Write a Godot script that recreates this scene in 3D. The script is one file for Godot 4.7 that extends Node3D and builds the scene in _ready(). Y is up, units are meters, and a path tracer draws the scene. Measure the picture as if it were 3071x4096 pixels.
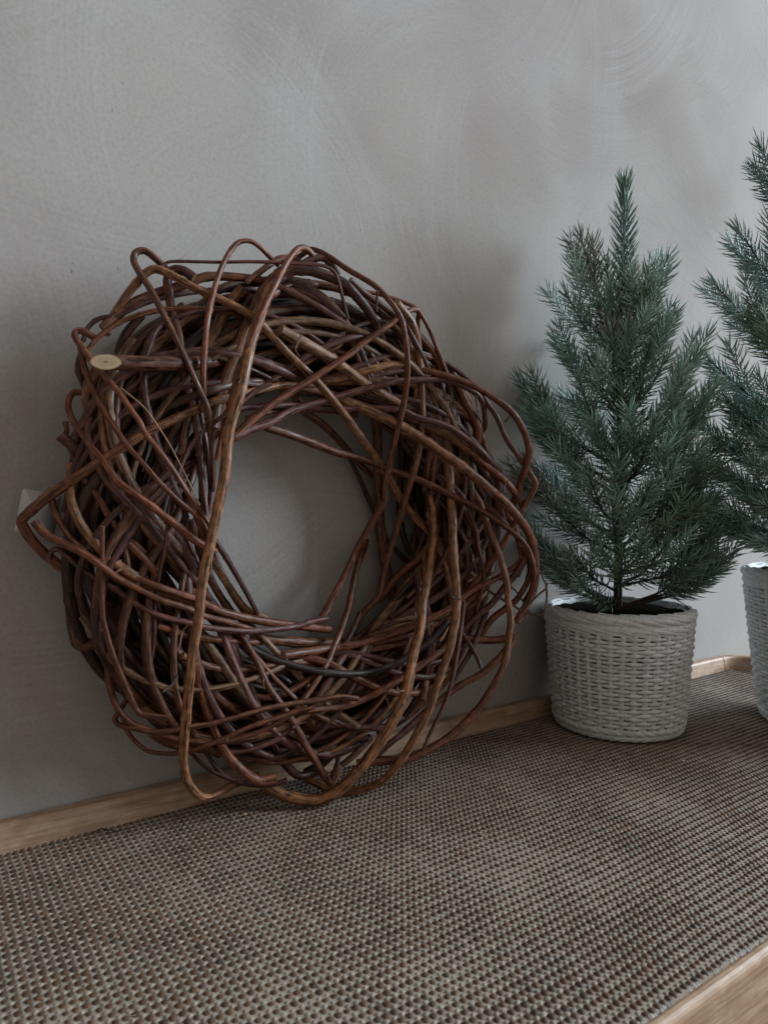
extends Node3D
# A willow wreath leaning on a plaster wall, on a wooden tray table with a woven mat, next to two small spruces in basket-pattern pots.
# x runs along the wall, y is up (0 is the top of the mat), z is the distance from the mat's back edge towards the viewer. Metres.

const WALL_Z := -0.0135
const MAT_FRONT := 0.3322
const MAT_LEFT := -0.235
const MAT_RIGHT := 0.957

var rng := RandomNumberGenerator.new()
var wob := FastNoiseLite.new()
var bark: StandardMaterial3D
var cut_wood: StandardMaterial3D
var wood: StandardMaterial3D
var wreath: Node3D
var twig_count := 0


func _ready() -> void:
	# ---- camera, exposure, light
	var cam := Camera3D.new()
	cam.name = "camera"
	cam.position = Vector3(0, 0.2316, 0.519)
	cam.rotation_degrees = Vector3(-0.86, -34.6, 0)
	cam.near = 0.02
	cam.far = 30.0
	var look := CameraAttributesPhysical.new()
	look.frustum_focal_length = 16.28
	look.frustum_focus_distance = 0.56
	look.exposure_aperture = 8.0
	cam.attributes = look
	cam.fov = 72.77
	add_child(cam)
	cam.current = true

	var env := Environment.new()
	env.background_mode = Environment.BG_COLOR
	env.background_color = Color(0.60, 0.566, 0.528)
	env.tonemap_mode = Environment.TONE_MAPPER_LINEAR
	env.tonemap_exposure = 1.0
	env.sdfgi_enabled = true
	env.ssao_enabled = true
	env.ssil_enabled = true
	var we := WorldEnvironment.new()
	we.name = "surroundings"
	we.environment = env
	add_child(we)

	# daylight from a window to the right, a little in front of the wall
	var win := AreaLight3D.new()
	win.name = "window_light"
	win.area_size = Vector2(3.7, 3.3)
	win.light_energy = 79.0
	win.light_color = Color(0.90, 0.955, 1.0)
	win.shadow_enabled = true
	add_child(win)
	win.look_at_from_position(Vector3(5.7, 2.30, 2.40), Vector3(0.45, 0.2, 0.05))

	rng.seed = 7041
	wob.seed = 11
	wob.noise_type = FastNoiseLite.TYPE_SIMPLEX_SMOOTH
	wob.frequency = 1.0
	_materials()
	_wall()
	_tray_table()
	_mat()
	_wreath()
	_pots_and_trees()
	_price_tag()
	_loose_bits()


# ------------------------------------------------------------------ helpers
func tag(o: Node, label: String, category: String, group := "") -> void:
	o.set_meta("label", label)
	o.set_meta("category", category)
	if group != "":
		o.set_meta("group", group)


func put(called: String, m: Mesh, mat: Material, parent: Node, kind := "") -> MeshInstance3D:
	var o := MeshInstance3D.new()
	o.name = called
	o.mesh = m
	o.material_override = mat
	if kind != "":
		o.set_meta("kind", kind)
	parent.add_child(o, true)
	return o


func arrays(v: PackedVector3Array, n: PackedVector3Array, i: PackedInt32Array, uv := PackedVector2Array(), c := PackedColorArray()) -> ArrayMesh:
	var a := []
	a.resize(Mesh.ARRAY_MAX)
	a[Mesh.ARRAY_VERTEX] = v
	a[Mesh.ARRAY_NORMAL] = n
	a[Mesh.ARRAY_INDEX] = i
	if uv.size():
		a[Mesh.ARRAY_TEX_UV] = uv
	if c.size():
		a[Mesh.ARRAY_COLOR] = c
	var m := ArrayMesh.new()
	m.add_surface_from_arrays(Mesh.PRIMITIVE_TRIANGLES, a)
	return m


# a smooth curve through the points (centripetal), resampled about every STEP metres
func curve(p: Array, step: float) -> PackedVector3Array:
	var out := PackedVector3Array()
	var n := p.size()
	for i in n - 1:
		var p1: Vector3 = p[i]
		var p2: Vector3 = p[i + 1]
		var p0: Vector3 = p[i - 1] if i > 0 else p1 * 2.0 - p2
		var p3: Vector3 = p[i + 2] if i < n - 2 else p2 * 2.0 - p1
		var a := sqrt(maxf(p0.distance_to(p1), 1e-6))
		var b := sqrt(maxf(p1.distance_to(p2), 1e-6))
		var c := sqrt(maxf(p2.distance_to(p3), 1e-6))
		var m1 := (p1 - p0) / a - (p2 - p0) / (a + b) + (p2 - p1) / b
		var m2 := (p2 - p1) / b - (p3 - p1) / (b + c) + (p3 - p2) / c
		m1 *= b
		m2 *= b
		var k := maxi(1, int(round(p1.distance_to(p2) / step)))
		for j in k:
			var t := float(j) / k
			var t2 := t * t
			var t3 := t2 * t
			out.append(p1 * (2.0 * t3 - 3.0 * t2 + 1.0) + m1 * (t3 - 2.0 * t2 + t) + p2 * (3.0 * t2 - 2.0 * t3) + m2 * (t3 - t2))
	out.append(p[n - 1])
	return out


# a tube along the points; RAD and COL hold one value per point. Closed by domes or caps of CAP colour.
func tube(p: PackedVector3Array, rad: PackedFloat32Array, col: PackedColorArray, sides: int, cap := Color(0, 0, 0, 0), rough := 0.0, uv_turn := 0.0) -> ArrayMesh:
	var v := PackedVector3Array()
	var nn := PackedVector3Array()
	var uv := PackedVector2Array()
	var cc := PackedColorArray()
	var ix := PackedInt32Array()
	var count := p.size()
	var side := Vector3.UP
	var run := 0.0
	var first := (p[1] - p[0]).normalized()
	if absf(first.dot(side)) > 0.9:
		side = Vector3.RIGHT
	for i in count:
		var t := (p[mini(i + 1, count - 1)] - p[maxi(i - 1, 0)]).normalized()
		side = (side - t * side.dot(t)).normalized()
		var up := t.cross(side)
		if i > 0:
			run += p[i].distance_to(p[i - 1])
		for s in sides + 1:
			var ang := TAU * s / sides
			var d := side * cos(ang) + up * sin(ang)
			var r := rad[i]
			if rough > 0.0:
				r *= 1.0 + rough * wob.get_noise_3d(cos(ang) * 1.6, sin(ang) * 1.6, run * 35.0 + uv_turn * 37.0)
			v.append(p[i] + d * r)
			nn.append(d)
			uv.append(Vector2(float(s) / sides + uv_turn, run / 0.11 + uv_turn * 5.0))
			cc.append(col[i])
	var w := sides + 1
	for i in count - 1:
		for s in sides:
			var a := i * w + s
			ix.append_array([a, a + w, a + 1, a + 1, a + w, a + w + 1])
	if cap.a > 0.0:
		for e in 2:
			var at := 0 if e == 0 else count - 1
			var t := (p[0] - p[1]).normalized() if e == 0 else (p[count - 1] - p[count - 2]).normalized()
			var c0 := v.size()
			v.append(p[at] + t * rad[at] * 0.12)
			nn.append(t)
			uv.append(Vector2(0.5, 0.5))
			cc.append(cap)
			for s in w:
				v.append(v[at * w + s])
				nn.append(t)
				uv.append(Vector2(0.5 + 0.1 * s / sides, 0.5))
				cc.append(cap)
			for s in sides:
				if e == 0:
					ix.append_array([c0, c0 + 1 + s, c0 + 2 + s])
				else:
					ix.append_array([c0, c0 + 2 + s, c0 + 1 + s])
	return arrays(v, nn, ix, uv, cc)


func filled(n: int, r: float) -> PackedFloat32Array:
	var a := PackedFloat32Array()
	a.resize(n)
	a.fill(r)
	return a


func tinted(n: int, c: Color) -> PackedColorArray:
	var a := PackedColorArray()
	a.resize(n)
	a.fill(c)
	return a


func noise_image(w: int, h: int, freq: float, sd: int, octaves := 3) -> Image:
	var f := FastNoiseLite.new()
	f.seed = sd
	f.frequency = freq
	f.noise_type = FastNoiseLite.TYPE_SIMPLEX_SMOOTH
	f.fractal_octaves = octaves
	return f.get_seamless_image(w, h)


func grey(im: Image, x: int, y: int) -> float:
	return im.get_pixel(x, y).r


# ------------------------------------------------------------------ materials
func _materials() -> void:
	# bark: long fibres with pale torn streaks and dark cracks
	var coarse := noise_image(256, 48, 0.022, 3, 4)
	coarse.resize(256, 1024, Image.INTERPOLATE_CUBIC)
	var fine := noise_image(256, 96, 0.065, 4, 3)
	fine.resize(256, 1024, Image.INTERPOLATE_CUBIC)
	var blotch := noise_image(256, 1024, 0.012, 5, 3)
	var col := Image.create(256, 1024, false, Image.FORMAT_RGB8)
	var hgt := Image.create(256, 1024, false, Image.FORMAT_RGB8)
	for y in 1024:
		for x in 256:
			var a := grey(coarse, x, y)
			var b := grey(fine, x, y)
			var c := grey(blotch, x, y)
			var f := 0.55 * b + 0.45 * a
			var k := 0.62 + 0.30 * (f - 0.5) * 2.0 + 0.18 * (c - 0.5) * 2.0
			var pale := smoothstep(0.60, 0.74, b) * smoothstep(0.5, 0.7, c)
			k -= 0.16 * smoothstep(0.42, 0.30, f)
			var q := Color(k * 1.12, k, k * 0.92).lerp(Color(0.88, 0.80, 0.70), pale * 0.45)
			col.set_pixel(x, y, q)
			hgt.set_pixel(x, y, Color(f, f, f))
	bark = StandardMaterial3D.new()
	bark.resource_name = "bark"
	bark.vertex_color_use_as_albedo = true
	bark.albedo_texture = ImageTexture.create_from_image(col)
	bark.roughness = 1.0
	bark.roughness_texture = ImageTexture.create_from_image(hgt)
	bark.roughness_texture_channel = BaseMaterial3D.TEXTURE_CHANNEL_RED
	bark.metallic_specular = 0.44
	bark.heightmap_enabled = true
	bark.heightmap_texture = ImageTexture.create_from_image(hgt)
	bark.heightmap_scale = 0.022
	cut_wood = StandardMaterial3D.new()
	cut_wood.resource_name = "cut_wood"
	cut_wood.vertex_color_use_as_albedo = true
	cut_wood.roughness = 0.8

	# oiled wood with pale open grain along x
	var g1 := noise_image(64, 512, 0.035, 21, 4)
	g1.resize(1024, 512, Image.INTERPOLATE_CUBIC)
	var g2 := noise_image(96, 512, 0.20, 22, 2)
	g2.resize(1024, 512, Image.INTERPOLATE_CUBIC)
	var g3 := noise_image(1024, 512, 0.01, 23, 3)
	var wc := Image.create(1024, 512, false, Image.FORMAT_RGB8)
	var wh := Image.create(1024, 512, false, Image.FORMAT_RGB8)
	for y in 512:
		for x in 1024:
			var a := grey(g1, x, y)
			var b := grey(g2, x, y)
			var c := grey(g3, x, y)
			var base := Color(0.57, 0.45, 0.355).lerp(Color(0.70, 0.585, 0.485), clampf(0.5 + (a - 0.5) * 1.6 + (c - 0.5) * 0.8, 0.0, 1.0))
			var lime := smoothstep(0.66, 0.76, b) * smoothstep(0.35, 0.6, c)
			wc.set_pixel(x, y, base.lerp(Color(0.82, 0.75, 0.65), lime * 0.6))
			wh.set_pixel(x, y, Color(b, b, b))
	wood = StandardMaterial3D.new()
	wood.resource_name = "oiled_wood"
	wood.albedo_texture = ImageTexture.create_from_image(wc)
	wood.uv1_triplanar = true
	wood.uv1_world_triplanar = true
	wood.uv1_scale = Vector3(3.6, 15.0, 15.0)
	wood.roughness = 0.5
	wood.heightmap_enabled = true
	wood.heightmap_texture = ImageTexture.create_from_image(wh)
	wood.heightmap_scale = 0.006


# ------------------------------------------------------------------ wall
func brush(size: int, radius: float, width: float, span: float, sd: int) -> Image:
	# one sweep of a wide brush: an arc of fine bristle lines, thin towards its sides and ragged at its ends
	var im := Image.create(size, size, false, Image.FORMAT_RGBA8)
	var r := RandomNumberGenerator.new()
	r.seed = sd
	var n := 96
	var charge := PackedFloat32Array()
	var a0 := PackedFloat32Array()
	for i in n:
		charge.append(r.randf())
		a0.append(r.randf_range(0.0, 0.22) * span)
	var turn := r.randf() * TAU
	var c := Vector2(size, size) * 0.5 - Vector2.from_angle(turn + span * 0.5) * radius
	for y in size:
		for x in size:
			var d := Vector2(x, y) - c
			var t := (d.length() - radius) / width + 0.5
			if t <= 0.0 or t >= 1.0:
				continue
			var ang := fposmod(d.angle() - turn, TAU)
			if ang > span:
				continue
			var f := t * (n - 1)
			var k := int(f)
			var l := lerpf(charge[k], charge[mini(k + 1, n - 1)], f - k)
			var e := lerpf(a0[k], a0[mini(k + 1, n - 1)], f - k)
			var ends := smoothstep(e, e + 0.15 * span, ang) * smoothstep(span - e * 1.3, span * 0.72 - e, ang)
			var alpha := smoothstep(0.0, 0.28, t) * smoothstep(1.0, 0.72, t) * ends * (0.25 + 0.75 * l)
			im.set_pixel(x, y, Color(1, 1, 1, alpha))
	return im


func dyed(stamp: Image, c: Color, strength: float) -> Image:
	var im: Image = stamp.duplicate()
	var data := im.get_data()
	var r := int(c.r * 255.0)
	var g := int(c.g * 255.0)
	var b := int(c.b * 255.0)
	for i in range(0, data.size(), 4):
		if data[i + 3] > 0:
			data[i] = r
			data[i + 1] = g
			data[i + 2] = b
			data[i + 3] = int(data[i + 3] * strength)
	return Image.create_from_data(im.get_width(), im.get_height(), false, Image.FORMAT_RGBA8, data)


func _wall() -> void:
	var side := 2048
	var paint := Image.create(side, side, false, Image.FORMAT_RGBA8)
	paint.fill(Color(0.662, 0.645, 0.632))
	var relief := Image.create(side, side, false, Image.FORMAT_RGBA8)
	relief.fill(Color(0.5, 0.5, 0.5))
	var r := RandomNumberGenerator.new()
	r.seed = 505
	# broad cloudy patches of thinner and thicker limewash
	var cloud := noise_image(256, 256, 0.012, 36, 4)
	var soft := Image.create(256, 256, false, Image.FORMAT_RGBA8)
	for y in 256:
		for x in 256:
			var k := (grey(cloud, x, y) - 0.5) * 2.0
			soft.set_pixel(x, y, Color(0.715, 0.705, 0.70, clampf(k, 0, 1) * 0.55) if k > 0 else Color(0.575, 0.545, 0.53, clampf(-k, 0, 1) * 0.8))
	soft.resize(side, side, Image.INTERPOLATE_CUBIC)
	paint.blend_rect(soft, Rect2i(0, 0, side, side), Vector2i.ZERO)
	var stamps := []
	for i in 14:
		stamps.append(brush(r.randi_range(300, 440), r.randf_range(130, 420), r.randf_range(90, 170), r.randf_range(0.6, 1.5), 900 + i))
	var tones := [Color(0.72, 0.72, 0.715), Color(0.575, 0.55, 0.54), Color(0.69, 0.685, 0.685), Color(0.61, 0.59, 0.585), Color(0.735, 0.735, 0.74)]
	for round in 6:
		for i in 14:
			var st: Image = stamps[i]
			if round % 2 == 1:
				st = st.duplicate()
				st.flip_x()
			var tone: Color = tones[r.randi() % tones.size()]
			var im := dyed(st, tone, r.randf_range(0.17, 0.42))
			var hi := dyed(st, Color(0.95, 0.95, 0.95) if r.randf() < 0.5 else Color(0.1, 0.1, 0.1), 0.35)
			for k in 6:
				var at := Vector2i(r.randi_range(-200, side - 100), r.randi_range(-200, side - 100))
				paint.blend_rect(im, Rect2i(Vector2i.ZERO, im.get_size()), at)
				relief.blend_rect(hi, Rect2i(Vector2i.ZERO, hi.get_size()), at)
	# pits: little dark specks, mostly drawn out downwards
	for i in 1700:
		var x := r.randi_range(0, side - 3)
		var y := r.randi_range(0, side - 8)
		if wob.get_noise_2d(x * 0.004, y * 0.004) < r.randf_range(-0.5, 0.5):
			continue
		var c := paint.get_pixel(x, y).darkened(r.randf_range(0.06, 0.26))
		var l := r.randi_range(1, 3)
		for j in l:
			paint.set_pixel(x + (1 if j > 1 and r.randf() < 0.4 else 0), y + j, c)
			relief.set_pixel(x, y + j, Color(0.15, 0.15, 0.15))
	var grain := noise_image(1024, 1024, 0.22, 41, 3)
	var gb := Image.create(1024, 1024, false, Image.FORMAT_RGBA8)
	for y in 1024:
		for x in 1024:
			var k := (grey(grain, x, y) - 0.5) * 2.0
			gb.set_pixel(x, y, Color(1, 1, 1, clampf(k, 0, 1) * 0.06) if k > 0 else Color(0.2, 0.17, 0.15, clampf(-k, 0, 1) * 0.08))
	for i in 4:
		paint.blend_rect(gb, Rect2i(0, 0, 1024, 1024), Vector2i((i % 2) * 1024, (i / 2) * 1024))
		relief.blend_rect(gb, Rect2i(0, 0, 1024, 1024), Vector2i((i % 2) * 1024, (i / 2) * 1024))
	var m := StandardMaterial3D.new()
	m.resource_name = "brushed_limewash"
	m.albedo_texture = ImageTexture.create_from_image(paint)
	m.uv1_triplanar = false
	m.roughness = 0.85
	m.specular_mode = BaseMaterial3D.SPECULAR_DISABLED
	m.heightmap_enabled = true
	m.heightmap_texture = ImageTexture.create_from_image(relief)
	m.heightmap_scale = 0.012
	var x0 := -1.6
	var x1 := 3.4
	var y0 := -0.8
	var y1 := 2.0
	var z := WALL_Z
	var back := WALL_Z - 0.12
	var v := PackedVector3Array([Vector3(x0, y0, z), Vector3(x1, y0, z), Vector3(x1, y1, z), Vector3(x0, y1, z), Vector3(x0, y0, back), Vector3(x1, y0, back), Vector3(x1, y1, back), Vector3(x0, y1, back)])
	var st := SurfaceTool.new()
	st.begin(Mesh.PRIMITIVE_TRIANGLES)
	st.set_smooth_group(-1)
	for f in [[0, 3, 2, 1], [4, 5, 6, 7], [0, 4, 7, 3], [1, 2, 6, 5], [3, 7, 6, 2], [0, 1, 5, 4]]:
		for k in [0, 1, 2, 0, 2, 3]:
			var p := v[f[k]]
			st.set_uv(Vector2((p.x + 0.5 + p.z - z) / 1.7, (1.25 - p.y) / 1.7))
			st.add_vertex(p)
	st.generate_normals()
	var o := put("plaster_wall", st.commit(), m, self, "structure")
	tag(o, "grey taupe plaster wall with sweeping brush marks behind the wreath and trees", "wall")


# ------------------------------------------------------------------ table
# sweeps a profile (x: outwards from the inner edge, y: up) along a line in the ground plane
func sweep(line: Array, profile: Array, closed_ends := true) -> ArrayMesh:
	var st := SurfaceTool.new()
	st.begin(Mesh.PRIMITIVE_TRIANGLES)
	var n := line.size()
	var rows := []
	for i in n:
		var a: Vector2 = line[i]
		var d: Vector2
		if i == 0:
			d = (line[1] - a).normalized()
		elif i == n - 1:
			d = (a - line[i - 1]).normalized()
		else:
			d = ((line[i + 1] - a).normalized() + (a - line[i - 1]).normalized()).normalized()
		var o := Vector2(d.y, -d.x)   # to the left of travel in (x, z): away from the mat
		var row := []
		for q: Vector2 in profile:
			row.append(Vector3(a.x + o.x * q.x, q.y, a.y + o.y * q.x))
		rows.append(row)
	var m := profile.size()
	for i in n - 1:
		for k in m:
			var a: Vector3 = rows[i][k]
			var b: Vector3 = rows[i][(k + 1) % m]
			var c: Vector3 = rows[i + 1][(k + 1) % m]
			var d: Vector3 = rows[i + 1][k]
			st.set_smooth_group(k)
			for p in [a, b, c, a, c, d]:
				st.add_vertex(p)
	st.set_smooth_group(-1)
	for k in range(1, m - 1):
		for p in [rows[0][0], rows[0][k + 1], rows[0][k]]:
			st.add_vertex(p)
		for p in [rows[n - 1][0], rows[n - 1][k], rows[n - 1][k + 1]]:
			st.add_vertex(p)
	st.generate_normals()
	return st.commit()


func _tray_table() -> void:
	var t := Node3D.new()
	t.name = "tray_table"
	t.position = Vector3(0, 0, 0)
	add_child(t, true)
	tag(t, "tan wooden tray table with a raised lip along the wall and rounded corners", "table")
	# inner face leans back a little, top arris rounded; the foot sits below the mat
	var lip := [Vector2(0, -0.03), Vector2(0.0005, 0.0), Vector2(0.003, 0.0150), Vector2(0.0045, 0.0168), Vector2(0.0062, 0.0174), Vector2(0.0125, 0.0174), Vector2(0.0135, 0.0164), Vector2(0.0135, -0.03)]
	put("back_lip", sweep([Vector2(-0.19, 0.003), Vector2(0.924, 0.003)], lip), wood, t)
	var right := []
	var left := []
	for i in 13:
		var a := -PI / 2 + PI / 2 * i / 12.0
		right.append(Vector2(0.9255 + cos(a) * 0.035, 0.038 + sin(a) * 0.035))
		left.append(Vector2(-0.1915 - cos(-a) * 0.046 * 1.0, 0.049 - sin(-a) * 0.046))
	left.reverse()
	put("corner_block", sweep(right, lip), wood, t)
	put("corner_block", sweep(left, lip), wood, t)
	put("side_lip", sweep([Vector2(0.9605, 0.0395), Vector2(0.9605, 0.33)], lip), wood, t)
	put("side_lip", sweep([Vector2(-0.2375, 0.33), Vector2(-0.2375, 0.0505)], lip), wood, t)
	# the front rail is flush with the mat and rounded over
	var rail := [Vector2(0, -0.062), Vector2(0, -0.0022), Vector2(0.0022, -0.0012), Vector2(0.0042, -0.0014), Vector2(0.0056, -0.0022), Vector2(0.0064, -0.0036), Vector2(0.0066, -0.0056), Vector2(0.0066, -0.060), Vector2(0.005, -0.062)]
	put("front_rail", sweep([Vector2(0.973, 0.3318), Vector2(-0.251, 0.3318)], rail), wood, t)
	var b := BoxMesh.new()
	b.size = Vector3(1.19, 0.016, 0.325)
	var panel := put("panel", b, wood, t)
	panel.position = Vector3(0.361, -0.0135, 0.168)
	for x in [-0.2, 0.92]:
		for z in [0.03, 0.305]:
			var lg := CylinderMesh.new()
			lg.top_radius = 0.02
			lg.bottom_radius = 0.014
			lg.height = 0.7
			var o := put("leg", lg, wood, t)
			o.position = Vector3(x, -0.375, z)


# ------------------------------------------------------------------ mat
func bump(sx: float, sz: float, h: float, lift: float) -> ArrayMesh:
	# one float of a strand: rounded across, tucked under at both ends
	var v := PackedVector3Array()
	var ix := PackedInt32Array()
	var nu := 6
	var nv := 5
	for j in nv + 1:
		for i in nu + 1:
			var u := -1.0 + 2.0 * i / nu
			var w := -1.0 + 2.0 * j / nv
			var y := h * (1.0 - u * u * 0.95) * sqrt(maxf(0.0, 1.0 - w * w)) + lift - h * 0.35 * absf(u * u * u)
			var slim := 1.0 - 0.22 * u * u
			v.append(Vector3(u * sx * 0.5, y, w * sz * 0.5 * slim))
	for j in nv:
		for i in nu:
			var a := j * (nu + 1) + i
			ix.append_array([a, a + 1, a + nu + 1, a + 1, a + nu + 2, a + nu + 1])
	var st := SurfaceTool.new()
	st.begin(Mesh.PRIMITIVE_TRIANGLES)
	for k in range(0, ix.size(), 3):
		for q in [ix[k], ix[k + 1], ix[k + 2]]:
			st.set_smooth_group(0)
			st.add_vertex(v[q])
	st.generate_normals()
	st.index()
	return st.commit()


func _mat() -> void:
	var root := Node3D.new()
	root.name = "woven_mat"
	add_child(root, true)
	tag(root, "brown and taupe woven mat with a checkered weave covering the table", "mat")
	var under := StandardMaterial3D.new()
	under.resource_name = "mat_ground"
	under.albedo_color = Color(0.60, 0.555, 0.50)
	under.roughness = 0.95
	var b := BoxMesh.new()
	b.size = Vector3(MAT_RIGHT - MAT_LEFT, 0.0040, MAT_FRONT - 0.0042)
	var base := put("backing", b, under, root)
	base.position = Vector3((MAT_LEFT + MAT_RIGHT) / 2, -0.0027, (MAT_FRONT + 0.0042) / 2)
	var strand := StandardMaterial3D.new()
	strand.resource_name = "seagrass_strand"
	strand.vertex_color_use_as_albedo = true
	strand.roughness = 0.55
	strand.metallic_specular = 0.35
	var thread := StandardMaterial3D.new()
	thread.resource_name = "taupe_thread"
	thread.vertex_color_use_as_albedo = true
	thread.roughness = 0.9
	thread.metallic_specular = 0.2
	var dx := 0.0044
	var dz := 0.0060
	var brown := bump(0.0047, 0.0037, 0.00105, -0.0008)
	var pale := bump(0.0036, 0.0026, 0.00080, -0.0008)
	var near := []
	var tb: Array[Transform3D] = []
	var cb: Array[Color] = []
	var tp: Array[Transform3D] = []
	var cp: Array[Color] = []
	var nx := int((MAT_RIGHT - MAT_LEFT - 0.004) / dx)
	var nz := int((MAT_FRONT - 0.0082) / dz) + 1
	var eye := Vector3(0, 0.2316, 0.519)
	var fwd := Vector3(0.568, 0, -0.823)
	for j in nz:
		for i in nx:
			var x := MAT_LEFT + 0.003 + i * dx
			var z := 0.0062 + j * dz
			# the rounded back corners
			if x > 0.9255 and z < 0.038 and Vector2(x - 0.9255, z - 0.038).length() > 0.0325:
				continue
			x += 0.00035 * wob.get_noise_2d(i * 0.9, j * 0.11) + 0.0011 * wob.get_noise_2d(i * 0.02, j * 0.05)
			z += 0.00040 * wob.get_noise_2d(i * 0.11 + 50.0, j * 0.9) + 0.0016 * wob.get_noise_2d(i * 0.025 + 90.0, j * 0.03)
			var y := 0.0004 * wob.get_noise_2d(i * 0.05, j * 0.05) + rng.randf_range(-0.00012, 0.00012)
			var patch := 1.0 + 0.08 * wob.get_noise_2d(i * 0.05 + 7.0, j * 0.11)
			var rust := clampf(0.5 + 0.5 * wob.get_noise_2d(i * 0.065, j * 0.13 + 40.0) + rng.randf_range(-0.3, 0.3), 0.0, 1.0)
			var c := Color(0.075, 0.051, 0.042).lerp(Color(0.122, 0.067, 0.040), rust) * (patch * rng.randf_range(0.7, 1.3))
			c.a = 1.0
			var basis := Basis(Vector3.UP, PI / 2 + rng.randf_range(-0.12, 0.12)).scaled_local(Vector3(rng.randf_range(0.86, 1.08), rng.randf_range(0.8, 1.2), rng.randf_range(0.88, 1.06)))
			tb.append(Transform3D(basis, Vector3(x, y, z)))
			cb.append(c)
			var p := Color(0.32, 0.275, 0.23).lerp(Color(0.26, 0.23, 0.20), rng.randf()) * rng.randf_range(0.8, 1.15)
			p.a = 1.0
			var turned := Basis(Vector3.UP, 0.5 + rng.randf_range(-0.35, 0.35)).scaled_local(Vector3(rng.randf_range(0.8, 1.2), rng.randf_range(0.7, 1.3), rng.randf_range(0.8, 1.2)))
			tp.append(Transform3D(turned, Vector3(x + 0.0021 + rng.randf_range(-0.0002, 0.0002), y, z - 0.0026)))
			cp.append(p)
	# the 300 floats that show largest stand as parts of their own, the rest as one
	var order := []
	for k in tb.size():
		var d := tb[k].origin - eye
		var depth := d.dot(fwd)
		var across := d.dot(Vector3(0.823, 0, 0.568)) / depth
		var down := d.y / depth
		if absf(across) < 0.55 and down > -0.735:
			order.append([depth, k])
	order.sort_custom(func(p, q): return p[0] < q[0])
	var single := {}
	var looks := []
	for k in 5:
		var m: StandardMaterial3D = strand.duplicate()
		m.vertex_color_use_as_albedo = false
		m.albedo_color = Color(0.055, 0.040, 0.034).lerp(Color(0.105, 0.058, 0.034), k / 4.0).linear_to_srgb()
		looks.append(m)
	for k in mini(300, order.size()):
		var at: int = order[k][1]
		single[at] = true
		var o := put("brown_strand", brown, looks[clampi(int((cb[at].r - 0.05) * 80.0), 0, 4)], root)
		o.transform = tb[at]
	var rest: Array[Transform3D] = []
	var rest_c: Array[Color] = []
	for k in tb.size():
		if not single.has(k):
			rest.append(tb[k])
			rest_c.append(cb[k])
	swarm("brown_strands", brown, strand, rest, rest_c, root)
	swarm("taupe_threads", pale, thread, tp, cp, root)
	# pale stitched edge along the front
	var et: Array[Transform3D] = []
	var ec: Array[Color] = []
	var x := MAT_LEFT
	while x < MAT_RIGHT:
		x += rng.randf_range(0.0016, 0.0026)
		var k := rng.randf_range(0.8, 1.2)
		et.append(Transform3D(Basis(Vector3.UP, PI / 2 + rng.randf_range(-0.5, 0.5)).scaled_local(Vector3(k * 0.75, 0.9, 0.9)), Vector3(x, -0.0004, MAT_FRONT - 0.0011 + rng.randf_range(-0.0006, 0.0005))))
		var w := rng.randf_range(0.24, 0.42)
		ec.append(Color(w, w * 0.97, w * 0.93))
	swarm("edge_stitches", pale, thread, et, ec, root)


func swarm(called: String, m: Mesh, mat: Material, t: Array[Transform3D], c: Array[Color], parent: Node) -> void:
	var mm := MultiMesh.new()
	mm.transform_format = MultiMesh.TRANSFORM_3D
	mm.use_colors = true
	mm.mesh = m
	mm.instance_count = t.size()
	for k in t.size():
		mm.set_instance_transform(k, t[k])
		mm.set_instance_color(k, c[k])
	var o := MultiMeshInstance3D.new()
	o.name = called
	o.multimesh = mm
	o.material_override = mat
	o.set_meta("kind", "stuff")
	parent.add_child(o, true)


# ------------------------------------------------------------------ wreath
func hue(code: String) -> Color:
	match code:
		"O": return Color(0.390, 0.225, 0.125)
		"R": return Color(0.265, 0.112, 0.066)
		"B": return Color(0.215, 0.105, 0.062)
		"P": return Color(0.155, 0.072, 0.068)
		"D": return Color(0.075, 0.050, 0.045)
		"G": return Color(0.340, 0.235, 0.155)
		"S": return Color(0.50, 0.36, 0.20)
	return Color(0.1, 0.07, 0.05)


# one branch: half-thickness in mm, colour codes at its two ends, points in mm in the wreath's own axes
func _twig(r_mm: float, code: String, flat: Array) -> MeshInstance3D:
	var pts := []
	for k in range(0, flat.size(), 3):
		pts.append(Vector3(flat[k], flat[k + 1], flat[k + 2]) * 0.001)
	return branch(pts, r_mm * 0.001, hue(code[0]), hue(code[code.length() - 1]))


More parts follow.
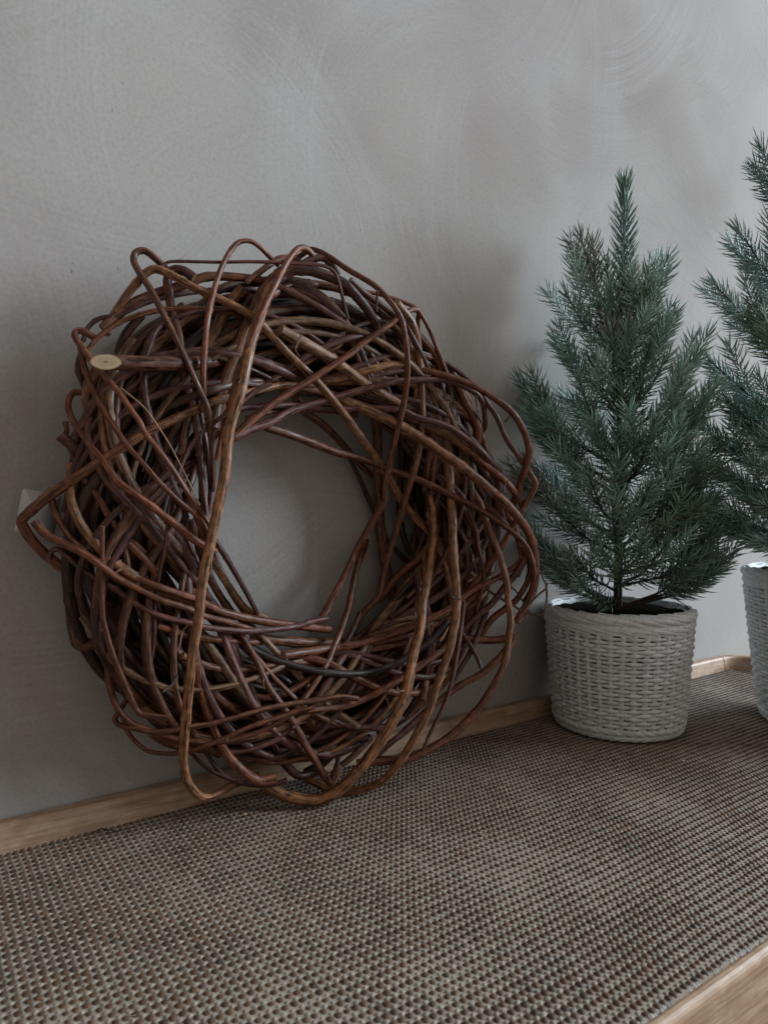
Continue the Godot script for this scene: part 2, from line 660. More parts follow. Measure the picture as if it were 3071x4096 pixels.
func branch(pts: Array, r: float, c0: Color, c1: Color) -> MeshInstance3D:
	twig_count += 1
	var p := curve(pts, clampf(r * 1.1, 0.0018, 0.0034))
	var n := p.size()
	var rad := PackedFloat32Array()
	var col := PackedColorArray()
	var grow := -1.0 if rng.randf() < 0.5 else 1.0
	var node := rng.randf_range(0.01, 0.05)
	var run := 0.0
	var nodes := []
	var whole := 0.0
	for i in n - 1:
		whole += p[i].distance_to(p[i + 1])
	while node < whole:
		nodes.append(node)
		node += rng.randf_range(0.03, 0.12)
	var lift := rng.randf_range(0.78, 1.22)
	var shift := rng.randf_range(0.0, 100.0)
	for i in n:
		if i > 0:
			run += p[i].distance_to(p[i - 1])
		var t := run / maxf(whole, 0.001)
		var k := r * (1.0 + grow * (t - 0.5) * 0.34) * (1.0 + 0.045 * wob.get_noise_2d(run * 30.0, shift))
		var scar := 0.0
		for q in nodes:
			var d: float = absf(run - q) / (r * 0.55)
			if d < 3.0:
				scar = maxf(scar, exp(-d * d))
		k *= 1.0 + 0.20 * scar
		rad.append(k)
		var c := c0.lerp(c1, smoothstep(0.25, 0.75, t + 0.2 * wob.get_noise_2d(run * 12.0, shift + 9.0)))
		c = c * (lift * (1.0 + 0.30 * wob.get_noise_2d(run * 9.0, shift + 33.0)))
		c = c.lerp(Color(0.34, 0.26, 0.20), scar * 0.22)
		c.a = 1.0
		col.append(c)
	var sides := 9 if r > 0.0028 else 7
	var m := tube(p, rad, col, sides, Color(0.50, 0.40, 0.28), 0.07, rng.randf())
	return put("branch", m, bark, wreath)


func _wreath() -> void:
	wreath = Node3D.new()
	wreath.name = "willow_wreath"
	add_child(wreath)
	tag(wreath, "large round wreath of tangled brown willow branches leaning against the wall", "wreath")
	wreath.position = Vector3(0.2720, -0.0035, 0.0448)
	wreath.rotation_degrees = Vector3(-1.0, 0, 0)
	_traced_branches()
	_inner_branches()
	_twigs_and_ends()


func _traced_branches() -> void:
	_twig(3.5, "OO", [-53.1,389.7,21.1,-59.1,377.6,23.0,-71.5,347.8,27.6,-77.2,330.1,31.5,-80.2,318.7,32.8,-83.2,307.6,33.4,-90.6,283.7,32.4,-95.1,251.2,33.7,-101.8,222.2,34.1,-110.5,186.2,35.6,-112.7,176.0,36.1,-113.8,165.7,36.9,-115.4,155.5,36.8,-117.4,142.7,35.7,-118.8,129.6,33.9,-119.5,116.2,31.1,-119.6,105.1,28.1,-119.3,93.7,24.3,-118.7,78.8,18.3,-117.3,63.1,11.2,-115.5,53.1,6.2,-112.4,42.9,1.7,-109.3,36.4,-0.7,-102.9,27.6,-3.5,-97.3,23.3,-4.6,-94.2,22.4,-5.0,-88.3,22.7,-6.1,-73.7,25.8,-9.4,-61.1,27.0,-11.3])
	_twig(2.2, "BB", [-119.4,397.0,-5.8,-129.7,404.5,-5.2,-134.1,406.9,-5.4,-136.6,407.1,-5.8,-139.1,406.2,-6.2,-141.2,404.2,-6.4,-142.2,401.2,-5.9,-142.5,398.1,-5.0,-140.3,389.8,-0.3,-136.1,379.8,5.5,-129.6,362.2,13.4,-123.1,344.9,19.4,-117.2,330.4,22.9,-110.2,313.5,24.9,-109.0,311.2,24.7,-104.0,299.0,26.5,-102.5,293.9,26.5,-101.5,283.2,24.8,-100.1,275.3,23.0,-96.8,256.4,17.5,-95.7,248.2,14.2,-95.1,240.0,10.3,-94.6,237.2,8.1])
	_twig(1.3, "PP", [-126.5,392.9,0.7,-125.6,395.8,0.4,-123.8,398.1,0.7,-121.5,399.7,1.3,-119.0,400.5,2.1,-90.1,403.5,9.5,-62.1,407.5,15.3,-26.4,411.0,21.8,-17.0,411.8,23.3,-10.8,411.6,24.2,-4.9,410.0,24.8,-2.5,408.3,24.7,-0.6,406.0,24.2,2.5,401.2,22.8,15.0,378.2,14.5])
	_twig(3.3, "OO", [-161.0,346.0,-3.4,-159.7,351.9,-5.3,-158.7,354.6,-5.7,-155.8,359.5,-5.6,-154.6,361.7,-4.7,-147.8,373.8,-3.2,-136.5,389.4,-0.1,-132.4,392.6,1.5,-130.0,393.2,2.5,-127.7,392.8,3.5,-120.9,390.2,5.9,-107.7,383.4,9.7,-95.9,378.8,12.8,-76.2,371.4,16.7,-66.3,366.6,17.6,-57.0,360.3,17.0,-38.3,346.1,13.9,-14.5,330.6,9.9,6.8,314.6,5.4,29.8,296.8,-2.8,46.4,282.0,-7.8,57.5,271.9,-9.7,68.4,261.1,-12.3,75.7,252.4,-13.7,82.3,243.1,-15.0,89.3,234.1,-15.4,96.8,225.7,-14.8,115.6,207.6,-10.7,117.2,205.1,-8.6,130.4,189.2,-1.5,153.1,160.1,13.4])
	_twig(2.1, "RR", [-38.3,412.8,3.1,-43.3,415.9,3.7,-56.4,422.6,7.2,-62.1,424.3,8.0,-65.2,424.3,8.2,-71.4,422.1,8.4,-74.2,420.0,8.6,-78.7,414.4,9.6,-84.4,405.3,11.6,-91.5,389.8,15.1,-98.6,368.4,19.6,-101.5,356.7,21.6,-103.3,345.2,23.0,-104.9,328.5,23.6,-105.0,312.3,22.7,-103.2,296.7,18.2])
	_twig(4.2, "BB", [-31.6,410.7,17.5,-37.3,408.0,16.3,-42.3,404.0,15.5,-52.9,392.0,13.7,-58.2,384.3,12.7,-74.6,344.6,11.5,-85.8,317.7,8.7,-89.0,306.6,7.9,-93.6,286.8,8.4])
	_twig(2.2, "RR", [-10.6,419.2,9.3,-12.4,421.3,10.7,-14.9,423.0,12.5,-20.6,425.6,14.3,-24.0,425.8,14.8,-27.5,424.3,15.3,-30.6,421.6,16.0,-35.9,415.4,17.7,-42.7,405.7,20.7,-52.2,389.4,25.5,-59.3,377.4,27.9,-65.3,365.7,29.7,-72.5,348.5,31.1,-76.7,337.9,30.2,-78.3,332.9,28.5,-83.4,317.0,26.1,-87.8,295.5,23.2,-91.2,282.2,21.2,-94.6,263.2,18.6])
	_twig(2.6, "RR", [-23.8,420.4,-3.3,-22.3,421.8,-0.8,-14.6,428.3,6.1,-12.4,429.0,8.0,-10.0,428.3,9.9,-1.0,422.6,16.1,10.5,414.5,21.5,28.0,404.8,28.7,32.7,401.4,30.5,45.2,388.6,34.2,48.9,383.7,34.9,52.0,378.5,35.3,54.2,372.8,34.9,58.5,358.1,32.8,61.4,346.2,30.5,63.2,334.1,27.1,64.3,322.0,22.8,64.9,297.7,12.5,65.6,276.1,1.3,66.0,266.6,-2.9,66.4,246.8,-9.8,66.8,236.6,-12.0,65.4,230.3,-14.3,61.3,221.7,-18.5,55.6,210.0,-23.0,48.1,195.0,-26.7,47.1,191.8,-27.9,45.3,188.8,-27.9,43.1,185.8,-27.0,35.2,174.0,-25.8,24.3,160.0,-23.2,8.7,141.3,-18.8,-1.1,131.9,-16.9])
	_twig(2.7, "RR", [91.3,379.7,5.4,85.0,387.2,13.5,81.6,391.8,19.7,78.4,393.6,20.9,74.1,393.1,21.2,65.6,388.7,22.5,46.4,374.3,22.0,25.3,359.0,20.3,14.1,349.8,19.5,-19.8,326.3,16.1,-36.5,315.5,14.7,-49.9,306.2,14.0,-69.8,290.2,14.1,-76.6,283.5,14.6,-79.1,281.8,14.6,-81.3,280.6,13.4,-89.9,272.3,13.3])
	_twig(3.1, "RO", [-116.6,150.6,-16.1,-149.9,162.2,-21.0,-154.9,164.5,-21.2,-159.5,167.5,-21.0,-169.2,177.6,-19.3,-175.2,182.7,-19.2,-177.5,184.4,-18.3,-185.6,190.7,-18.5,-198.4,202.9,-19.1,-203.2,208.6,-19.5,-207.1,215.0,-19.8,-210.2,221.9,-19.8,-209.7,224.3,-18.9,-206.9,227.9,-15.9,-195.7,239.1,-6.0,-183.4,249.1,1.9,-172.4,257.6,6.9,-154.9,270.4,12.8,-142.7,279.4,15.1,-128.8,286.9,16.5,-119.1,292.1,16.7,-106.0,297.9,16.4,-98.0,302.8,15.0,-86.2,307.1,13.6,-67.1,313.7,10.0,-39.5,322.0,4.8,-28.4,324.2,2.9,-9.0,326.8,-1.0,8.1,328.6,-5.5,31.9,330.3,-13.7,51.7,330.3,-20.4])
	_twig(2.3, "RR", [-204.7,222.8,-5.3,-201.0,216.7,-3.2,-197.7,213.5,-1.3,-178.9,202.1,9.7,-169.9,194.6,13.4,-162.7,187.9,14.7,-145.8,177.0,16.4,-131.8,169.2,16.4,-116.2,163.0,15.5,-102.7,156.2,13.5,-84.7,149.9,10.4,-55.5,138.3,3.9])
	_twig(2.0, "BB", [-194.4,236.6,-8.6,-192.9,229.0,-6.0,-188.3,217.4,-0.4,-184.7,211.2,3.5,-178.7,204.2,9.4])
	_twig(3.0, "RR", [-176.0,202.3,3.0,-164.4,193.8,6.5,-149.4,186.1,11.1,-136.0,179.2,14.1,-131.3,176.9,14.5,-118.2,171.9,14.0,-107.3,167.5,12.7,-87.6,156.9,8.7,-71.6,151.4,5.3,-58.0,147.5,2.3,-20.0,138.1,-7.7,12.1,131.5,-13.5])
	_twig(2.2, "PP", [-196.5,198.2,-6.0,-195.3,203.1,-6.2,-193.6,204.7,-5.6,-191.5,204.8,-4.6,-189.5,203.6,-3.8,-181.3,194.7,-0.7,-170.4,185.1,3.6,-156.5,175.4,8.8,-142.6,164.4,12.2,-135.9,160.4,13.5,-128.5,157.2,14.1,-112.6,152.2,14.5,-104.3,149.1,14.1,-76.7,142.7,11.0,-56.1,140.3,7.0,-25.3,139.0,-1.7,-4.4,140.5,-8.5,8.9,140.4,-12.8])
	_twig(2.0, "RR", [-166.9,342.6,-6.0,-173.1,346.0,-6.7,-175.1,347.0,-7.4,-177.4,347.1,-8.0,-179.4,345.6,-8.5,-179.6,342.9,-7.8,-178.9,340.4,-6.4,-169.8,322.5,4.8,-158.0,304.3,16.1,-152.2,293.5,20.5,-147.2,285.1,23.4,-145.5,280.5,24.0,-142.8,276.3,25.1,-135.6,266.4,27.2,-128.3,256.0,28.1,-121.3,245.1,27.8,-102.2,218.5,25.3])
	_twig(1.9, "RR", [-176.8,338.2,-6.6,-174.8,319.1,0.1,-169.9,301.5,7.6,-167.1,294.5,10.7,-162.6,285.7,14.8,-154.3,270.6,20.1,-146.8,261.0,23.1,-142.2,255.1,24.4,-137.5,249.1,25.2,-128.6,239.9,26.2,-122.9,234.4,26.3,-110.3,224.1,26.1,-106.8,219.8,25.4,-100.2,210.2,23.1])
	_twig(2.4, "RR", [-168.5,306.3,-14.5,-175.6,307.8,-15.3,-178.0,307.8,-15.5,-180.1,306.4,-15.6,-182.6,301.4,-14.7,-183.1,295.9,-12.5,-182.7,293.2,-11.0,-181.3,288.1,-7.8,-178.4,281.2,-2.6,-173.0,270.2,5.2,-169.3,264.2,9.6,-166.7,260.2,12.0,-160.9,249.5,15.8,-157.8,245.9,17.3,-148.6,238.5,21.0,-135.2,227.6,23.8,-127.1,221.2,24.4,-110.1,207.3,23.0,-97.6,200.5,22.5])
	_twig(1.9, "RR", [-173.5,333.2,-3.4,-165.2,344.0,-2.4,-154.9,352.9,-1.2,-143.1,359.8,0.2,-125.1,366.3,2.3,-117.0,368.1,3.2,-105.8,369.8,3.8,-79.5,371.1,5.0,-73.2,370.7,4.1,-67.4,368.9,3.4,-58.4,365.8,1.0])
	_twig(1.9, "PP", [-174.8,340.2,-7.3,-172.3,348.2,-7.7,-171.0,350.6,-7.5,-167.5,354.5,-6.6,-165.4,355.9,-5.9,-160.8,357.6,-4.4,-156.0,357.8,-2.9,-153.7,358.9,-2.4,-144.4,365.1,-1.8,-134.5,370.9,-1.7,-115.6,378.9,-1.7,-97.3,385.5,-4.6,-74.1,391.8,-9.2,-71.0,392.4,-9.0,-66.9,393.8,-11.1,-51.7,397.7,-16.2,-31.4,399.5,-24.3])
	_twig(3.0, "BP", [-162.6,349.3,-4.8,-157.5,356.1,-4.8,-145.1,368.1,-5.4,-140.5,371.6,-5.3,-123.0,381.4,-4.4,-107.6,387.8,-1.7,-97.4,393.7,-0.2,-89.2,396.1,1.1,-72.1,397.9,3.8,-60.4,398.3,5.4,-57.9,397.9,6.7,-51.6,397.8,6.5,-45.8,396.7,7.1,-15.0,386.4,11.6,2.2,379.1,12.7,13.7,373.4,12.8,24.8,366.4,12.1,35.7,358.6,10.7,42.6,356.8,10.8,51.4,351.1,9.8,59.6,344.4,8.2,82.9,321.6,1.6,91.7,314.3,0.0])
	_twig(2.7, "PP", [-51.2,390.8,8.9,-38.5,401.2,10.8,-35.4,403.7,10.1,-24.6,413.1,10.4,-16.0,419.1,11.3,-13.0,420.5,11.9,-6.3,422.3,12.7,-3.3,421.7,13.2,7.6,411.3,12.9])
	_twig(3.8, "PP", [-47.2,398.6,9.0,-41.9,402.4,9.6,-34.1,407.3,11.7,-28.2,409.0,13.1,-22.0,409.7,14.2,-15.7,409.7,15.0,-3.2,407.7,16.2,6.3,405.7,16.8,12.3,403.4,16.9,28.4,392.7,15.0,36.1,386.7,13.6,40.9,382.2,12.3,55.6,364.5,5.5,66.4,347.8,-2.3,69.7,341.9,-4.4])
	_twig(2.5, "BB", [16.4,408.2,16.6,28.5,401.9,15.2,58.9,389.7,12.7,71.1,381.6,10.3,82.0,371.9,7.0])
	_twig(1.8, "RR", [28.3,402.1,11.8,35.1,403.0,13.1,58.8,400.3,17.3,75.7,396.3,19.9,78.7,394.6,20.2,89.4,382.1,20.8,111.7,344.4,18.7])
	_twig(3.2, "OR", [53.3,393.8,26.4,63.1,388.7,23.8,68.3,384.4,23.4,72.8,379.5,22.5,77.9,371.1,20.4,83.4,355.9,16.6,85.8,346.4,15.0,89.2,306.2,12.4,89.3,299.5,11.4,89.7,276.2,5.4,87.8,256.3,-0.4,86.0,239.8,-6.8,85.0,229.7,-9.9,81.8,212.9,-14.8,78.6,199.4,-17.7,75.0,186.0,-20.0,70.3,169.1,-21.5,68.0,158.8,-21.5,65.5,152.4,-21.9,63.4,149.6,-22.7,54.0,140.1,-26.2,45.7,125.1,-28.0,38.3,113.8,-30.1])
	_twig(2.1, "PP", [63.4,383.8,22.3,77.6,364.8,20.8,84.8,356.9,19.5,92.0,348.7,17.1])
	_twig(2.4, "RR", [81.8,375.7,17.5,86.5,370.8,16.9,92.4,366.8,17.2,97.8,362.2,17.2,100.2,359.7,16.9,106.1,351.1,15.5,113.4,343.2,15.0])
	_twig(2.9, "RR", [47.5,335.5,-23.2,60.0,342.2,-7.7,66.5,344.5,0.1,76.6,346.3,9.0,81.7,346.0,13.3,87.2,345.0,17.2,108.2,340.0,27.7,123.5,334.4,34.1,135.8,328.8,38.5,156.5,315.8,44.9,164.5,308.6,46.8,171.2,300.1,47.8,176.9,290.8,47.9,181.1,280.7,46.9,182.4,273.9,45.0,182.6,267.1,42.4,182.4,260.6,39.3,183.2,243.8,30.8,182.9,230.3,23.7])
	_twig(2.9, "PP", [-81.3,280.0,15.3,-65.5,287.2,11.5,-49.1,293.7,8.6,-29.6,303.9,5.4,-12.2,310.1,4.0,5.4,315.9,3.8,18.2,320.7,6.2,37.5,326.8,10.9,58.3,332.8,14.7,76.5,335.7,17.9,103.3,337.7,22.3,115.0,336.9,24.0,122.6,334.7,24.8,137.9,329.3,25.8,144.5,324.6,25.3,149.7,318.8,23.4,152.1,315.7,21.5,159.8,302.7,13.8,160.3,299.9,10.8,159.3,298.8,6.9])
	_twig(2.5, "PR", [106.1,356.3,12.6,115.5,352.9,16.2,129.9,343.5,20.8,138.2,337.1,23.2,145.5,329.5,25.0,151.6,320.9,26.5,159.1,309.3,29.8,167.8,290.1,32.9,183.3,266.8,39.6,191.6,251.6,44.4,191.8,248.1,44.4,190.7,244.9,43.6,184.9,232.7,38.9,161.7,192.8,29.6,147.4,172.8,24.3,124.7,146.4,16.4])
	_twig(3.9, "GR", [-45.8,359.9,19.2,-30.3,355.5,16.9,1.7,344.8,12.5,34.4,330.4,7.7,41.0,327.5,7.4,64.6,318.1,8.3,67.8,316.3,8.4,72.4,311.0,7.5,75.1,308.6,7.3,78.2,306.8,7.6,91.8,301.6,9.9,116.4,289.7,18.1,151.7,264.3,26.8,157.3,260.1,29.0,166.1,253.2,31.2,174.4,245.4,32.8,182.0,236.5,33.5,183.8,233.4,34.1,186.7,230.2,33.5])
	_twig(4.4, "OR", [-32.3,321.6,-2.9,-21.1,323.9,-4.6,-13.7,324.5,-5.4,-2.9,323.6,-5.9,7.4,321.6,-5.4,28.9,314.3,-0.5,44.2,308.7,3.9,56.6,303.5,6.9,68.5,297.1,9.9,80.0,291.1,14.3,109.9,270.8,26.3,123.2,260.5,31.5,144.3,242.9,39.3,157.4,231.1,43.7,169.7,217.8,47.3,176.3,208.9,48.9,179.9,202.5,49.5,183.7,192.0,49.1,187.4,170.4,46.7,187.2,159.6,45.3,184.2,149.5,43.8,180.4,143.2,43.4,167.9,128.9,43.2])
	_twig(2.9, "RR", [-51.0,290.3,5.1,-21.8,285.2,-2.9,0.8,279.8,-8.1,16.1,276.1,-10.7,35.6,272.8,-12.2,47.0,270.6,-12.0,61.5,266.3,-11.0,64.1,264.9,-9.3,74.1,261.3,-6.9,86.8,256.9,-2.3,97.8,251.6,4.3,118.2,239.5,18.6,136.8,228.3,29.7,160.3,210.7,42.1,170.1,201.3,46.8,174.3,195.7,48.6,177.7,189.5,49.7,179.8,182.7,50.3,182.8,172.2,50.1,183.7,165.0,48.8,183.8,158.0,46.4,182.4,148.2,40.7,182.9,144.9,37.6])
	_twig(2.8, "PP", [-76.9,300.4,5.3,-70.5,302.5,4.2,-63.8,303.9,3.3,-29.1,308.6,-0.4,-3.8,309.1,-1.7,14.5,309.5,-1.5,21.7,309.9,-0.9,38.5,311.6,3.1,48.3,311.7,6.3,68.3,310.4,12.3,71.6,309.6,13.3,80.9,305.3,15.7,94.4,302.4,19.5,104.6,299.5,22.2,111.4,297.0,23.9,117.9,293.7,25.2,137.1,281.6,28.0,146.5,274.5,28.5,152.3,269.3,28.7,160.0,265.1,28.5,162.6,262.0,27.9,166.3,255.2,25.6])
	_twig(4.1, "OO", [108.5,270.8,-12.1,108.4,242.6,-2.8,105.6,214.7,6.1,102.4,201.0,9.7,88.6,165.0,17.8,81.1,149.6,21.3,75.5,134.2,26.3,60.3,105.4,32.8,53.0,88.4,36.9,45.4,75.0,38.3,29.6,53.1,36.8,15.1,34.8,32.4,9.6,28.3,30.0,1.8,20.2,26.3,-2.3,16.5,24.1,-9.0,11.8,20.5,-13.8,9.7,17.7,-18.9,8.9,14.6,-29.1,10.6,8.4,-38.8,14.3,2.3,-49.8,21.9,-4.8])
	_twig(3.6, "OO", [112.3,321.3,14.3,115.9,293.9,12.3,117.9,269.5,11.4,119.5,252.0,12.0,118.6,237.9,14.5,115.9,217.0,19.6,112.1,196.5,24.1,106.4,156.7,34.7,101.6,137.4,38.9,98.3,128.1,40.3,90.6,110.0,42.1,82.9,95.7,42.2,71.2,69.7,41.9,60.7,50.7,39.0,48.2,29.9,33.3,41.2,20.3,29.3,37.3,16.0,26.7,32.9,12.5,23.7,25.8,8.8,18.5,13.7,5.1,8.6,11.2,4.9,6.5,0.1,8.7,-4.5,-10.0,14.2,-16.1])
	_twig(3.1, "OR", [137.7,261.9,7.9,139.9,252.0,12.0,146.0,233.6,21.4,147.5,220.2,25.9,150.7,204.0,32.3,154.8,171.2,42.7,154.9,161.1,44.9,153.9,147.6,47.0,154.1,137.7,49.2,153.5,131.0,50.3,149.2,114.7,51.4,145.2,101.9,52.3,142.5,95.7,52.3,133.4,81.7,51.1,118.5,63.9,48.2,101.1,49.1,43.9,87.6,40.4,40.1,67.3,31.6,33.9,58.4,28.7,31.0,52.2,28.3,28.9,42.8,29.5,25.7,33.4,29.9,22.5,18.0,29.5,17.5])
	_twig(2.0, "PP", [101.4,264.0,-10.1,103.5,264.9,-7.4,107.8,262.7,-1.9,113.8,257.8,5.7,117.3,253.7,10.6,120.7,248.9,14.4,126.0,240.9,18.8,129.0,235.1,21.2,130.0,231.9,22.2,136.0,208.7,27.2,137.7,194.8,28.2,141.3,177.7,29.8,142.4,170.7,29.8,141.7,160.2,28.1,141.0,146.2,23.6,141.0,135.4,20.7,141.7,131.7,19.1])
	_twig(2.9, "RR", [-37.8,119.2,3.7,-11.4,118.4,-0.7,15.7,118.2,-3.4,18.5,118.5,-1.9,28.9,119.1,-0.1,39.0,120.3,2.2,65.5,126.5,8.7,95.0,136.8,16.4,108.2,142.2,19.8,114.4,145.7,21.3,126.4,154.1,23.7,133.0,157.7,25.1,143.2,162.4,27.4,156.9,167.7,31.7,163.4,171.2,33.6,175.9,179.5,37.1,181.2,184.9,38.2])
	_twig(3.0, "RR", [0.3,114.5,-8.8,15.4,113.3,-9.0,29.7,112.4,-7.0,65.0,114.2,0.3,75.5,116.0,2.9,88.8,120.8,6.1,117.4,135.4,13.5,126.6,141.1,15.9,137.7,150.5,18.7,150.3,157.8,22.6])
	_twig(4.4, "BB", [-59.2,133.9,-5.1,-29.7,126.7,-11.0,6.4,120.3,-17.7,36.7,115.8,-22.6,50.2,114.9,-24.6,63.8,115.2,-26.6,86.5,119.2,-30.2])
	_twig(2.9, "RR", [-24.9,78.6,16.9,-7.3,77.1,16.8,10.6,76.6,17.1,31.9,80.3,17.0,53.2,86.7,16.4,102.2,104.2,13.0,122.3,112.4,10.6])
	_twig(2.9, "PP", [117.8,107.2,7.7,123.0,115.3,12.6,127.0,120.4,15.5,141.1,134.9,22.4,148.4,141.4,26.9,152.9,146.2,29.5,164.8,163.0,36.0,173.3,173.7,40.5,178.1,183.1,42.7])
	_twig(2.0, "RR", [-143.6,109.9,-10.7,-148.4,100.8,-11.0,-156.1,87.6,-12.4,-155.1,85.6,-11.2,-151.2,83.5,-7.5,-144.8,82.1,-2.6,-138.1,80.1,1.4,-133.4,79.4,3.7,-123.8,79.6,7.5,-116.4,80.5,9.7,-100.9,81.0,13.4,-79.1,83.4,16.2,-58.8,85.8,17.3,-27.0,85.8,18.1,-1.1,85.5,21.1,5.5,84.8,21.9,15.6,82.1,23.1])
	_twig(2.1, "RR", [-161.4,134.6,-4.3,-161.2,120.9,-6.2,-160.3,112.7,-7.0,-157.6,101.9,-7.1,-154.3,94.4,-6.6,-149.4,87.9,-5.2,-145.4,84.5,-4.0,-123.0,73.9,5.8,-115.9,71.6,8.8,-101.0,68.7,14.4,-93.4,68.4,17.1,-85.8,69.2,19.6,-65.2,73.2,25.3,-57.6,76.0,27.0,-42.7,82.8,30.0,-28.7,85.1,33.3])
	_twig(1.7, "RR", [-151.5,89.5,-8.5,-150.8,84.0,-8.6,-149.9,81.4,-8.1,-146.0,74.6,-5.8,-140.9,68.8,-3.0,-136.9,65.8,-0.9,-134.6,64.9,0.3,-122.8,63.4,6.3,-115.6,64.0,9.7,-108.7,65.8,13.4,-99.5,69.0,17.7,-87.7,73.1,22.2,-73.0,78.3,26.5,-54.5,82.2,31.1,-38.3,86.5,34.6])
	_twig(5.2, "PP", [-140.3,198.1,-8.9,-150.1,163.8,-14.7,-149.2,141.1,-16.8,-146.6,129.8,-17.3,-143.3,121.7,-17.2,-139.2,114.0,-16.7,-134.6,106.6,-16.0,-129.2,99.7,-14.9,-120.9,91.8,-13.0,-102.6,77.7,-8.2])
	_twig(1.9, "RR", [-169.0,219.3,15.2,-168.6,193.5,12.4,-168.5,162.3,11.1,-167.2,154.6,11.1,-162.5,136.6,11.2,-155.1,116.1,10.8,-147.5,97.9,10.0,-145.8,95.8,10.2,-143.5,94.6,10.8,-129.1,90.1,14.9])
	_twig(4.2, "BB", [-176.5,265.5,-13.7,-179.4,236.7,-16.8,-180.4,207.6,-20.0,-180.0,180.6,-23.5,-179.3,161.5,-26.9,-178.4,153.1,-28.5,-175.8,142.1,-30.2,-174.6,139.5,-30.4,-172.7,137.7,-30.1,-170.3,137.1,-29.5,-165.5,138.0,-28.4,-130.0,132.5,-20.5])
	_twig(4.5, "BB", [-167.5,261.9,-13.9,-155.9,241.3,-12.0,-145.8,229.3,-9.1,-138.4,218.1,-7.5,-119.0,191.8,-2.4,-108.0,175.6,0.2,-105.5,170.4,0.5,-104.1,158.8,-1.5])
	_twig(3.6, "PP", [-137.6,362.6,-4.1,-146.6,350.0,-9.8,-148.7,345.1,-11.2,-150.2,339.9,-12.3,-151.2,331.8,-13.0,-151.1,318.1,-13.4,-150.1,301.7,-13.6,-149.5,299.1,-14.3,-149.2,296.4,-13.6,-147.2,288.4,-12.7,-142.1,261.5,-10.6,-137.9,248.5,-8.6,-133.3,238.8,-6.1,-120.2,215.6,1.0,-106.7,189.1,8.1])
	_twig(2.3, "RR", [-177.4,251.2,1.2,-168.4,236.3,5.6,-161.6,222.6,7.8,-156.3,213.9,9.4,-150.3,205.7,10.9,-141.4,196.3,12.8,-133.9,185.1,13.0])
	_twig(4.2, "OO", [-166.2,324.6,-2.9,-170.3,312.6,-8.0,-171.3,307.5,-9.5,-171.2,302.2,-10.7,-168.7,289.2,-12.4,-166.3,281.5,-13.1,-162.4,271.6,-13.6,-158.4,264.6,-13.3])
	_twig(4.0, "OO", [-150.6,305.1,-18.1,-126.1,320.2,-17.0,-115.5,325.2,-16.5,-109.8,325.5,-16.1,-74.4,336.7,-14.5,-42.0,343.2,-13.4,-18.2,349.0,-12.6,-4.1,351.7,-11.9])
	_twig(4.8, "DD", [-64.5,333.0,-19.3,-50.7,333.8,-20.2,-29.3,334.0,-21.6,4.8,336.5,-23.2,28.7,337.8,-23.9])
	_twig(1.7, "PP", [-57.1,318.6,26.9,-68.0,312.6,26.1,-84.7,298.8,25.7,-93.9,291.7,24.4,-108.9,278.7,22.3,-112.3,274.2,22.1,-116.8,266.9,22.4,-124.8,248.8,24.4])
	_twig(3.4, "OO", [-70.4,388.9,9.5,-71.9,386.7,8.4,-73.0,384.9,6.3,-75.0,382.2,6.4,-79.4,375.1,3.9,-82.2,370.0,2.9,-96.8,336.4,3.2,-100.0,327.9,3.7,-103.2,316.4,4.7,-105.5,308.3,3.7,-106.6,305.5,4.3,-107.4,302.8,4.1,-115.2,266.6,5.6])
	_twig(2.4, "PP", [-60.7,386.8,4.5,-65.3,378.7,3.3,-70.6,367.5,2.4,-88.4,338.2,1.0,-91.9,329.7,1.2,-97.5,309.3,3.2])
	_twig(2.9, "PP", [-104.5,391.1,5.4,-110.6,395.5,2.5,-115.3,396.3,0.1,-117.5,395.4,-1.1,-119.2,393.2,-1.9,-120.7,387.8,-2.4,-120.4,382.0,-1.5,-119.7,376.6,-1.6,-119.6,373.6,-0.5,-118.8,368.1,0.2,-115.3,348.7,5.0,-114.3,329.0,7.6,-107.7,293.8,13.6,-106.8,279.9,16.0,-106.8,266.0,17.8])
	_twig(3.4, "DD", [-34.4,400.4,-22.3,-20.4,395.2,-17.2,-8.8,390.5,-14.1,-3.2,387.5,-13.1,5.0,382.2,-12.0,13.8,377.7,-10.8,16.5,375.7,-10.7,25.3,365.7,-11.7,35.7,356.6,-11.8])
	_twig(2.5, "PP", [-38.5,395.0,-22.5,-25.9,386.7,-18.1,-15.8,379.4,-15.6,11.3,368.7,-9.3])
	_twig(1.9, "BB", [12.6,368.3,11.1,11.0,361.3,12.7,9.3,358.1,12.9,6.9,355.5,12.6,4.1,353.4,12.1,-4.8,348.6,10.2,-22.8,338.4,7.8,-46.5,325.1,5.8])
	_twig(4.4, "BB", [48.2,383.9,-9.2,51.1,374.8,-11.4,57.6,359.8,-13.8,60.1,350.3,-16.1,62.4,337.3,-19.7,64.2,320.9,-24.4,68.2,307.7,-26.2,71.7,290.7,-29.0,74.1,273.3,-32.2,77.1,245.1,-36.8,80.4,216.4,-39.4,84.0,191.1,-40.0,88.0,169.5,-39.2,94.3,144.7,-37.0])
	_twig(4.4, "RR", [118.0,354.8,11.3,124.1,346.0,11.8,135.2,327.2,11.5,146.1,312.0,12.0,152.3,302.4,11.8,153.8,299.0,11.3,154.4,295.5,10.1,155.0,274.9,-0.0])
	_twig(2.3, "DD", [47.9,277.0,-40.7,60.1,258.3,-42.4,73.2,235.3,-44.3,89.5,204.7,-45.7,94.2,198.5,-45.2,127.5,164.6,-38.4])
